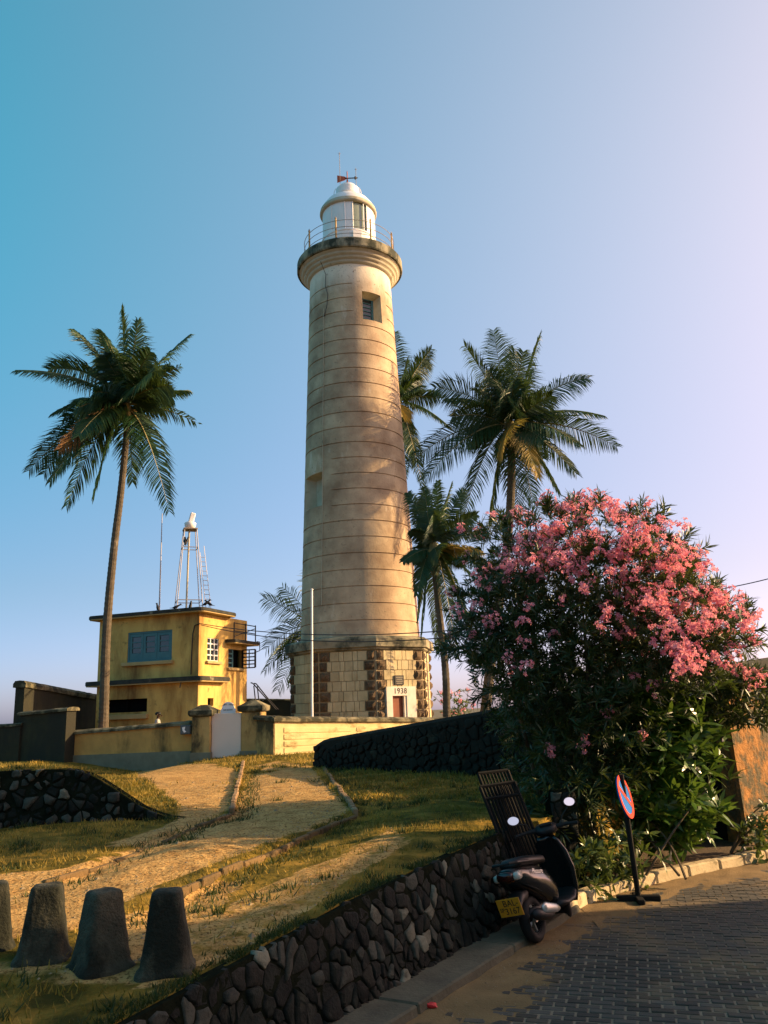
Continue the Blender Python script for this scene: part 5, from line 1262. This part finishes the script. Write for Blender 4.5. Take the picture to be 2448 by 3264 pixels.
# ------------------------------------------------------------------ iron grille panels leaning on the wall
def grille(label, tl_, tr_, dist, zfoot, footshift, nb, dd):
    a, b = P(*tl_, dist), P(*tr_, dist+dd); h = Vector((b.x-a.x, b.y-a.y, b.z-a.z))
    fa = Vector((a.x+footshift[0], a.y+footshift[1], zfoot)); fb = fa+Vector((h.x, h.y, 0))
    o = empty('iron_grille', fa, label, 'iron grille', 'iron grilles leaning behind the scooter')
    fr = MB()
    for p, q in ((a, b), (fa, fb), (fa, a), (fb, b), (fa.lerp(a, .9), fb.lerp(b, .9)), (fa.lerp(a, .12), fb.lerp(b, .12))): fr.tube([p, q], .018, 6)
    fr.build('frame', M['iron'], o, world=True)
    for k in range(1, nb): s_ = k/nb; MB().tube([fa.lerp(fb, s_), a.lerp(b, s_)], .011, 6).build('bar', M['iron'], o, world=True)
grille('taller black iron bar grille leaning against the retaining wall', (1524, 2466), (1618, 2455), 9.0, .08, (.42, -.15), 9, .12)
grille('shorter black iron bar grille in front of the taller one', (1530, 2508), (1640, 2492), 8.85, .08, (.40, -.12), 10, .10)

# ------------------------------------------------------------------ scooter
rear = G(1716, 3010, 0); front = Vector((1.90, 9.02, 0)); hd = math.atan2(front.y-rear.y, front.x-rear.x)
sc = empty('motor_scooter', (rear.x, rear.y, .012), 'dark parked motor scooter with orange number plate seen from behind', 'scooter', rot=(RAD(-7.5), 0, hd))
sc.rotation_euler = (Matrix.Rotation(hd, 3, 'Z') @ Matrix.Rotation(RAD(-13), 3, 'X')).to_euler(); sc.scale = (.92,)*3
WB = 1.16; WR = .215
def torus(c, R, r, n=28, m=10):
    mb = MB(); rg = []
    for i in range(n):
        a = 2*math.pi*i/n; d = Vector((math.cos(a), 0, math.sin(a)))
        rg.append([Vector(c)+d*(R+r*math.cos(q))+Vector((0, r*1.15*math.sin(q), 0)) for q in np.linspace(0, 2*math.pi, m+1)[:-1]])
    vs = [p for q in rg for p in q]; fs = []
    for i in range(n):
        for k in range(m): fs.append((i*m+k, i*m+(k+1) % m, ((i+1) % n)*m+(k+1) % m, ((i+1) % n)*m+k))
    return mb.add(vs, fs)
def wheel(x, name):
    w = torus((x, 0, WR), WR-.047, .047).build(name, M['rubber'], sc, smooth=True)
    rm = MB(); cyl = []
    for rr_, y in ((.128, -.03), (.138, -.026), (.138, .026), (.128, .03)):
        cyl.append([Vector((x+rr_*math.cos(q), y, WR+rr_*math.sin(q))) for q in np.linspace(0, 2*math.pi, 25)[:-1]])
    rm.loft(cyl, cap=False)
    for k in range(5):
        a = k*1.2566; rm.tube([(x+.03*math.cos(a), 0, WR+.03*math.sin(a)), (x+.132*math.cos(a), 0, WR+.132*math.sin(a))], .014, 6)
    rm.tube([(x, -.05, WR), (x, .05, WR)], .035, 10)
    rm.build('rim', M['silver'], w)
wheel(0, 'rear_wheel'); wheel(WB, 'front_wheel')
def se(cx, z, w, h, n=14, e=.75, zoff=0):
    out = []
    for q in np.linspace(0, 2*math.pi, n+1)[:-1]:
        c, s_ = math.cos(q), math.sin(q); out.append(Vector((cx, math.copysign(abs(c)**e, c)*w, z+math.copysign(abs(s_)**e, s_)*h)))
    return out
# rear bodywork (side panels), tail upswept
MB().loft([se(-.33, .66, .075, .05), se(-.28, .645, .115, .075), se(-.18, .62, .15, .105), se(-.02, .58, .172, .135), se(.16, .53, .175, .165), se(.32, .47, .165, .175), se(.44, .40, .15, .15), se(.50, .36, .12, .10)]).build('body', M['scoot'], sc, smooth=True)
MB().loft([se(-.22, .735, .09, .03), se(-.12, .75, .125, .045), se(.06, .735, .145, .05), se(.24, .715, .14, .05), se(.40, .70, .115, .045), se(.50, .675, .07, .03)]).build('seat', M['seat'], sc, smooth=True)
MB().tube([(-.02, .13, .74), (-.26, .13, .765), (-.35, .09, .77), (-.37, 0, .77), (-.35, -.09, .77), (-.26, -.13, .765), (-.02, -.13, .74)], .014, 8).build('grab_rail', M['scoot2'], sc)
MB().loft([se(-.365, .655, .06, .03), se(-.35, .655, .085, .045), se(-.30, .65, .10, .05)]).build('tail_light', M['taillens'], sc, smooth=True)
for s_ in (-1, 1):
    MB().loft([se(-.33, .645, .012, .018), se(-.315, .645, .035, .034), se(-.24, .648, .04, .042)]).build('indicator', M['clear_lens'], sc, smooth=True).location = (0, s_*.105, 0)
# rear mudguard and plate
MB().loft([se(-.10, .46, .085, .06), se(-.22, .44, .085, .055), se(-.31, .38, .085, .03), se(-.36, .30, .08, .015)]).build('mudguard', M['scoot2'], sc, smooth=True)
PRm = Matrix.Rotation(RAD(-14), 3, 'Y'); pc = Vector((-.385, .0, .395))
pl = MB().box(pc, (.008, .25, .165), PRm).build('number_plate', M['plate'], sc, bevel=.002)
RT = PRm @ Matrix(((0, 0, -1), (-1, 0, 0), (0, 1, 0)))
for body, size, off in (('BAL-', .085, (.022, .038)), ('3167', .085, (.022, -.036)), ('SP', .052, (-.085, -.018))):
    text_mesh('plate_letters', body, size, M['black_text'], pl, RT, pc+RT @ Vector((off[0], off[1], .0055)), .0008, 1.0, .95)
# floorboard, leg shield, front column
MB().loft([se(.44, .25, .15, .05), se(.62, .235, .155, .035), se(.80, .245, .16, .04), se(.88, .30, .15, .05)]).build('floorboard', M['scoot2'], sc, smooth=True)
def shield(z, x, w, th): return [Vector((x+dx, y, z)) for dx, y in ((-.03, -w), (-.005, -w*.6), (.02, 0), (-.005, w*.6), (-.03, w), (-.03+th, w*.98), (.03+th*.6, w*.55), (.06+th, 0), (.03+th*.6, -w*.55), (-.03+th, -w*.98))]
MB().loft([shield(.20, .90, .13, .03), shield(.34, .92, .165, .05), shield(.52, .90, .19, .06), shield(.70, .86, .175, .06), shield(.82, .83, .13, .06), shield(.88, .81, .09, .05)]).build('leg_shield', M['scoot'], sc, smooth=True)
MB().loft([se(.96, .36, .06, .05), se(1.06, .43, .075, .03), se(1.18, .455, .075, .02), se(1.30, .41, .06, .02), se(1.37, .33, .045, .02)]).build('front_fender', M['scoot'], sc, smooth=True)
fk = MB()
for s_ in (-1, 1): fk.tube([(1.0, s_*.075, .50), (WB, s_*.075, WR)], .018, 8)
fk.build('fork', M['silver'], sc)
# handlebar unit turned a little left, with mirrors
hbx = MB(); hbx.loft([se(.70, .93, .05, .03), se(.74, .945, .11, .05), se(.80, .95, .13, .065), se(.87, .93, .11, .06), se(.92, .90, .06, .04)])
hu = hbx.build('handlebar_cover', M['scoot2'], sc, smooth=True)
for s_ in (-1, 1):
    MB().tube([(.78, s_*.10, .95), (.76, s_*.22, .955), (.72, s_*.345, .945)], [.028, .017, .018], 8).build('grip', M['rubber'], hu)
    MB().tube([(.80, s_*.16, .955), (.84, s_*.20, .945), (.82, s_*.33, .94)], .006, 5).build('brake_lever', M['silver'], hu)
MB().box((.725, 0, .985), (.012, .14, .06), Matrix.Rotation(RAD(-50), 3, 'Y')).build('instrument', M['glass_dark'], hu, bevel=.008)
def mirror(side, stem_top, ax_tilt):
    st = MB(); st.tube([(.78, side*.17, .96), (.77, side*.20, 1.04), stem_top], .007, 6); st = st.build('mirror_stem', M['scoot2'], hu)
    c = Vector(stem_top)+Vector((0, side*.03, .045)); n = Vector(ax_tilt).normalized(); t = Vector((0, 0, 1)).cross(n).normalized(); u = n.cross(t)
    el = [(math.cos(q), math.sin(q)) for q in np.linspace(0, 2*math.pi, 21)[:-1]]
    MB().loft([[c+n*.004+t*(a*.074)+u*(b*.052) for a, b in el], [c-n*.012+t*(a*.072)+u*(b*.05) for a, b in el], [c-n*.035+t*(a*.04)+u*(b*.028) for a, b in el]]).build('mirror_shell', M['scoot2'], hu, smooth=False)
    MB().add([c+n*.0045+t*(a*.066)+u*(b*.045) for a, b in el], [tuple(range(20))]).build('mirror_glass', M['mirror'], hu)
_m3 = ((Matrix.Rotation(hd, 3, 'Z') @ Matrix.Rotation(RAD(-13), 3, 'X')) @ Matrix.Rotation(RAD(30), 3, 'Z')).inverted()
mirror(1, (.74, .30, 1.06), _m3 @ Vector((.22, -.82, .46))); mirror(-1, (.76, -.29, 1.12), _m3 @ Vector((.26, -.82, .44)))
STEER = Matrix.Rotation(RAD(30), 3, 'Z'); PV = Vector((.86, 0, 0))
for o in sc.children:
    if o.name.split('.')[0] in ('front_wheel', 'front_fender', 'fork', 'handlebar_cover'): o.rotation_euler = STEER.to_euler(); o.location = PV-STEER @ PV
# exhaust on the right, engine block, side stand, decal
MB().tube([(.36, -.08, .20), (.18, -.13, .20), (.10, -.15, .22), (-.16, -.155, .27), (-.24, -.155, .285)], [.016, .02, .05, .055, .03], 12).build('exhaust', M['scoot2'], sc, smooth=True)
MB().loft([se(-.18, .30, .010, .03), se(-.10, .30, .022, .05), se(.12, .255, .022, .04), se(.20, .24, .008, .015)]).build('heat_shield', M['silver'], sc, smooth=True).location = (.06, -.20, .0)
MB().loft([se(-.05, .25, .07, .06), se(.12, .25, .10, .09), se(.34, .27, .11, .10), se(.42, .27, .07, .06)]).build('engine', M['scoot2'], sc, smooth=True).location = (0, .04, 0)
MB().tube([(.45, .12, .22), (.38, .25, -.045)], .012, 6).build('side_stand', M['silver'], sc)
RD = Matrix(((1, 0, 0), (0, 0, -1), (0, 1, 0)))
text_mesh('side_decal', 'Pleasure', .07, M['silver'], sc, RD @ Matrix.Rotation(RAD(-8), 3, 'Z'), Vector((.04, -.176, .625)), .001, .95)

# ------------------------------------------------------------------ no-parking sign on a portable stand
sb_ = G(2036, 2872, 0); top = P(1993, 2606, sb_.y)
sg = empty('no_parking_sign', sb_, 'round blue and red no parking sign on a leaning portable pole', 'sign')
MB().tube([sb_+Vector((0, 0, .05)), top+Vector((0, 0, .45))], .03, 10).build('pole', M['iron'], sg, world=True)
MB().box(sb_+Vector((0, 0, .03)), (.46, .085, .06), Matrix.Rotation(-.12, 3, 'Z')).build('foot', M['iron'], sg, world=True, bevel=.01)
MB().box(sb_+Vector((.0, 0, .027)), (.08, .40, .05), Matrix.Rotation(-.12, 3, 'Z')).build('foot', M['iron'], sg, world=True, bevel=.01)
dc = P(1990, 2540, sb_.y-.03); n = Vector((.885, -.465, .0)).normalized(); u_ = (P(1965, 2475, sb_.y)-P(2012, 2610, sb_.y)).normalized(); n = (n-u_*n.dot(u_)).normalized(); t_ = u_.cross(n)
dr_ = .23
def disc(r0, r1, d0, d1, mm, name, par):
    k = 40; ring = lambda rr, dd: [dc+n*dd+(t_*math.cos(q)+u_*math.sin(q))*rr for q in np.linspace(0, 2*math.pi, k+1)[:-1]]
    if r0 == 0: return MB().loft([ring(r1, d0), ring(r1, d1)]).build(name, mm, par, world=True)
    vs = ring(r0, d1)+ring(r1, d1)+ring(r0, d0)+ring(r1, d0); fs = []
    for i in range(k):
        j = (i+1) % k; fs += [(i, j, k+j, k+i), (2*k+i, 2*k+j, j, i), (k+i, k+j, 3*k+j, 3*k+i)]
    return MB().add(vs, fs).build(name, mm, par, world=True)
plate_ = disc(0, dr_, .0, .012, M['sign_blue'], 'sign_disc', sg)
disc(dr_*.80, dr_*1.005, .011, .017, M['sign_red'], 'red_border', plate_)
da = RAD(45)
pa_ = proj(dc+t_*math.cos(da)+u_*math.sin(da)); pc_ = proj(dc+t_*math.cos(RAD(135))+u_*math.sin(RAD(135)))
if pa_[0] > pc_[0]: da = RAD(135)
dv = t_*math.cos(da)+u_*math.sin(da); dw_ = t_*math.cos(da+math.pi/2)+u_*math.sin(da+math.pi/2)
q_ = [dc+n*.0125+dv*s1*dr_*.83+dw_*s2*dr_*.10 for s1, s2 in ((-1, -1), (1, -1), (1, 1), (-1, 1))]
MB().prism(q_, n*.004).build('red_bar', M['sign_red'], plate_, world=True)

# ------------------------------------------------------------------ litter
def crumple(name, label, p, s_, m, flat=.45, seed=0):
    rr = random.Random(seed); bm = bmesh.new(); bmesh.ops.create_icosphere(bm, subdivisions=2, radius=1)
    for v in bm.verts: v.co = Vector((v.co.x*s_[0], v.co.y*s_[1], max(-.02, v.co.z*s_[2]+s_[2]*.8)))*rr.uniform(.6, 1.15)
    me = bpy.data.meshes.new(name); bm.to_mesh(me); bm.free(); me.materials.append(m); o = link(name, me); o.location = p; return tag(o, label, 'litter')
crumple('wrapper', 'crumpled bright red wrapper on the sandy road edge', G(1372, 3213, .01)+Vector((0, 0, .0)), (.055, .03, .02), M['litter_red'], seed=2)
crumple('wrapper', 'crumpled orange red wrapper by the kerb behind the sign pole', G(2068, 2822, .0), (.07, .05, .03), M['litter_red'], seed=5)
lf = MB(); lf.add([(-.06, 0, .0), (0, -.03, .02), (.07, -.01, .075), (.0, .035, .03), (.02, 0, .03)], [(0, 1, 4), (1, 2, 4), (2, 3, 4), (3, 0, 4)])
o = lf.build('dry_leaf', M['litter_brown'], fix=False); o.location = G(2088, 2812, 0); o.scale = (1.2, 1.2, 1.2); tag(o, 'curled brown dry leaf standing against the pale kerb', 'leaf')

# ------------------------------------------------------------------ person behind the wall
hp = P(503, 2284, 26.6); pe = empty('person', (hp.x, hp.y, 1.0), 'person in pale patterned shirt behind the low orange wall, facing right', 'person')
Hh = hp.z-1.0+.12                          # standing height so that the head shows over the coping
def body():
    k = Hh/1.70
    V = {}; E_ = []; Rr = {}
    def v(n, x, y, z, r_): V[n] = (x*k, y*k, z*k); Rr[n] = r_*k
    v('pel', 0, 0, .92, .15); v('wst', 0, 0, 1.10, .135); v('chs', .01, 0, 1.30, .155); v('nkb', .0, 0, 1.42, .075); v('nck', .015, 0, 1.50, .055); v('hd0', .03, 0, 1.57, .075); v('hd1', .02, 0, 1.66, .085)
    for s_, c in ((1, 'l'), (-1, 'r')):
        v('hip'+c, 0, s_*.09, .86, .10); v('kne'+c, .02, s_*.10, .48, .065); v('ank'+c, -.02, s_*.10, .09, .045); v('toe'+c, .14, s_*.11, .03, .035)
        v('sho'+c, 0, s_*.18, 1.37, .07); v('elb'+c, -.02, s_*.23, 1.10, .05); v('wri'+c, .08, s_*.22, .88, .035); v('han'+c, .12, s_*.21, .80, .035)
        E_ += [('pel', 'hip'+c), ('hip'+c, 'kne'+c), ('kne'+c, 'ank'+c), ('ank'+c, 'toe'+c), ('chs', 'sho'+c), ('sho'+c, 'elb'+c), ('elb'+c, 'wri'+c), ('wri'+c, 'han'+c)]
    E_ += [('pel', 'wst'), ('wst', 'chs'), ('chs', 'nkb'), ('nkb', 'nck'), ('nck', 'hd0'), ('hd0', 'hd1')]
    nm = list(V); me = bpy.data.meshes.new('body'); me.from_pydata([V[n] for n in nm], [(nm.index(a), nm.index(b)) for a, b in E_], [])
    o = bpy.data.objects.new('body', me); COL.objects.link(o); sk = o.modifiers.new('s', 'SKIN'); sub = o.modifiers.new('d', 'SUBSURF'); sub.levels = 2; sub.render_levels = 2
    for i, n in enumerate(nm):
        o.data.skin_vertices[0].data[i].radius = (Rr[n], Rr[n]); o.data.skin_vertices[0].data[i].use_root = (n == 'pel')
    m2 = bpy.data.meshes.new_from_object(o.evaluated_get(bpy.context.evaluated_depsgraph_get())); bpy.data.objects.remove(o)
    for mm in (M['skin'], M['shirt'], M['trouser']): m2.materials.append(mm)
    for p in m2.polygons:
        z = p.center.z/k; y = abs(p.center.y)/k
        p.material_index = 0 if (z > 1.44 or (y > .17 and z < 1.08)) else 1 if z > .95 else (2 if z > .06 else 0)
        p.use_smooth = True
    return link('body', m2, pe), k
bo, kk = body()
hc = Vector((.025, 0, 1.63))*kk
rg = []
for z, w in ((-.03, .083), (.02, .098), (.06, .092), (.09, .066), (.105, .02)): rg.append([hc+Vector((-.012+(w*.98*math.cos(q)), w*.86*math.sin(q), z*kk)) for q in np.linspace(0, 2*math.pi, 17)[:-1]])
MB().loft(rg).build('hair', M['hair'], pe, smooth=True)
MB().tube([hc+Vector((.085, 0, -.02)), hc+Vector((.118, 0, -.045)), hc+Vector((.09, 0, -.06))], [.012, .02, .012], 8).build('nose', M['skin'], pe, smooth=True)
for s_ in (-1, 1): MB().tube([hc+Vector((-.0, s_*.082, -.05)), hc+Vector((-.015, s_*.096, -.02)), hc+Vector((.0, s_*.084, .01))], .014, 6).build('ear', M['skin'], pe, smooth=True)

# ------------------------------------------------------------------ grass blades and gravel
gb = np.random.default_rng(9); base = []; hh = []
def rects():
    for n, x0, x1, y0, y1 in ((26000, -7.5, 1.4, 4.6, 11.0), (22000, -8.5, -2.6, 10.95, 17), (22000, -3.5, 4, 10.5, 20), (9000, -9, 0, 17, 24.5)):
        yield gb.uniform(x0, x1, n), gb.uniform(y0, y1, n)
for X, Y in rects():
    for x, y in zip(X, Y):
        if x > right_edge(y)-.02: continue
        z = tz(x, y); mk = sandmask(x, y, z); nz = mnoise.noise((x*1.6, y*1.6, 2))
        if mk > .9 and gb.random() > .02: continue
        if mk > .3 and (gb.random() > .25 or nz < 0): continue
        if nz < -.18 and gb.random() > .3: continue
        base.append((x, y, z-.005)); hh.append((.03+.045*gb.random()+.03*max(0, nz))*(1.25 if y > 14 else .8))
base = np.array(base); hh = np.array(hh); n = len(base)
a = gb.uniform(0, 2*np.pi, n); wv = np.stack([np.cos(a), np.sin(a), np.zeros(n)], 1)*(.006+.004*(base[:, 1:2] > 12)*2)
tipv = base+np.stack([gb.normal(0, .45, n)*hh, gb.normal(0, .45, n)*hh, hh], 1)
V = np.stack([base-wv, base+wv, tipv], 1).reshape(-1, 3); k = np.arange(n)*3
tag(npmesh('grass', V, [np.stack([k, k+1, k+2], 1)], M['grass']), 'short patchy grass on the terrace lawns', 'grass', kind='stuff')
base = []; hh = []
for k in range(60000):
    x, y = gb.uniform(-5, 1), gb.uniform(5, 20)
    if x > right_edge(y)-.02: continue
    dz, d = stepdz(x, y)
    if d < .42 and gb.random() < (1-d/.42)*1.3 and mnoise.noise((x*1.3, y*1.3, 8)) > -.25: base.append((x, y, tz(x, y)-.005)); hh.append(gb.uniform(.03, .075)*(1.3 if y > 12 else 1))
for k in range(420):
    x, y = gb.uniform(-7, 1.3), gb.uniform(4.7, 20)
    if x > right_edge(y)-.05 or mnoise.noise((x*.8, y*.8, 15)) < -.05: continue
    if sandmask(x, y, tz(x, y)) > .9 and gb.random() > .12: continue
    m_ = gb.uniform(.05, .17)
    for q in range(int(14+m_*140)):
        xx_, yy_ = x+gb.normal(0, m_*.5), y+gb.normal(0, m_*.5)
        if xx_ < right_edge(yy_)-.02: base.append((xx_, yy_, tz(xx_, yy_)-.005)); hh.append(gb.uniform(.03, .07+m_*.25))
for k in range(5200):                             # ragged fringe over the wall tops
    y = gb.uniform(4.4, 9.3); x = right_edge(y)-abs(gb.normal(0, .09))
    if mnoise.noise((x*2, y*2, 21)) > -.1: base.append((x, y, tz(x, y)-.01)); hh.append(gb.uniform(.02, .055))
base = np.array(base); hh = np.array(hh); n = len(base)
a = gb.uniform(0, 2*np.pi, n); wv = np.stack([np.cos(a), np.sin(a), np.zeros(n)], 1)*.007
tipv = base+np.stack([gb.normal(0, .5, n)*hh, gb.normal(0, .5, n)*hh, hh], 1)
V = np.stack([base-wv, base+wv, tipv], 1).reshape(-1, 3); k = np.arange(n)*3
tag(npmesh('step_grass', V, [np.stack([k, k+1, k+2], 1)], M['grass_dark']), 'dark green tufts along the stepped path edges', 'grass', kind='stuff')
base = []
for k in range(5200):
    x, y = gb.uniform(-5, 1), gb.uniform(4.5, 17)
    if x > right_edge(y)-.1: continue
    z = tz(x, y)
    if sandmask(x, y, z) > .5 and mnoise.noise((x*.9, y*.9, 12)) > -.15: base.append((x, y, z, gb.uniform(.005, .017) if gb.random() < .95 else gb.uniform(.02, .035)))
for k in range(700):
    y = gb.uniform(4.6, 9); x = wbase(y)+.28+abs(gb.normal(0, .35)); base.append((x, y, max(.0, sand_h(x, y)), gb.uniform(.004, .011)))
mb = MB()
ov_ = [(1, 0, 0), (0, 1, 0), (-1, 0, 0), (0, -1, 0), (0, 0, .7)]
for x, y, z, s_ in base:
    j = [(gb.uniform(.7, 1.2)) for _ in range(5)]
    mb.add([(x+a*s_*q, y+b*s_*q, z+c*s_*q-.002) for (a, b, c), q in zip(ov_, j)], [(0, 1, 4), (1, 2, 4), (2, 3, 4), (3, 0, 4)])
tag(mb.build('gravel', M['gravel'], fix=False), 'loose gravel scattered on the sandy path', 'gravel', kind='stuff')

# ------------------------------------------------------------------ houses added outside the frame to shade the road and block sky
sh = empty('shade_house', (12.2, 1.0, 0), 'unseen plastered house with tiled roof across the road, shaped to shade the street', 'house')
HX0, HX1, HY0, HY1, HE, HR = 12.2, 20.0, .05, 10.55, 5.2, 7.8
prof = [(HY1, HE), (8.4, 5.42), (5.3, HR), (2.2, 5.42), (HY0, HE)]  # gable profile shaped by the edge of shade it has to cast
MB().prism([(HX0, HY0, 0), (HX0, HY1, 0)]+[(HX0, a, b) for a, b in prof], (HX1-HX0, 0, 0)).build('wall', M['house'], sh, world=True)
for (a, b), (c, d) in zip(prof[:-1], prof[1:]):
    MB().prism([(HX0-.06, a, b+.01), (HX0-.06, c, d+.01), (HX0-.06, c, d+.10), (HX0-.06, a, b+.10)], (HX1-HX0+.12, 0, 0)).build('roof', M['tile'], sh, world=True)
for k in range(2): MB().box((HX0-.02, 3+k*4.2, 1.7), (.06, 1.1, 1.4)).build('window', M['wframe'], sh, world=True)
MB().box((HX0-.02, 5.2, 1.05), (.06, 1.0, 2.1)).build('door', M['door_red'], sh, world=True)
sh2 = empty('shade_house', (12.4, -9, 0), 'unseen flat roofed house added beside the gabled house to shade the foreground', 'house')
MB().box((16.4, -4.8, 3.4), (8, 9.4, 6.8)).build('wall', M['house'], sh2, world=True)  # unseen block added so the near road stays in shade
MB().box((16.4, -4.8, 6.9), (8.4, 9.5, .2)).build('roof', M['tile'], sh2, world=True)

for (X0, X1, Y0, Y1, E_, lab) in ((-16, 9, -19, -9, 5.2, 'unseen two storey house added behind the viewpoint to block sky light'),):
    o = empty('shade_house', (X0, Y0, 0), lab, 'house')  # unseen house added to deepen the shade by hiding sky
    MB().box(((X0+X1)/2, (Y0+Y1)/2, E_/2), (X1-X0, Y1-Y0, E_)).build('wall', M['house'], o, world=True)
    x0, x1, y0, y1 = X0-.4, X1+.4, Y0-.4, Y1+.4; ym = (y0+y1)/2
    MB().add([(x0, y0, E_-.05), (x1, y0, E_-.05), (x1, y1, E_-.05), (x0, y1, E_-.05), (x0+4, ym, E_+2.6), (x1-4, ym, E_+2.6)], [(3, 2, 1, 0), (0, 1, 5, 4), (2, 3, 4, 5), (1, 2, 5), (3, 0, 4)]).build('roof', M['tile'], o, world=True)
    for k in range(5): MB().box((X0+3+k*4.6, Y1+.02, 1.7), (1.1, .06, 1.4)).build('window', M['wframe'], o, world=True)
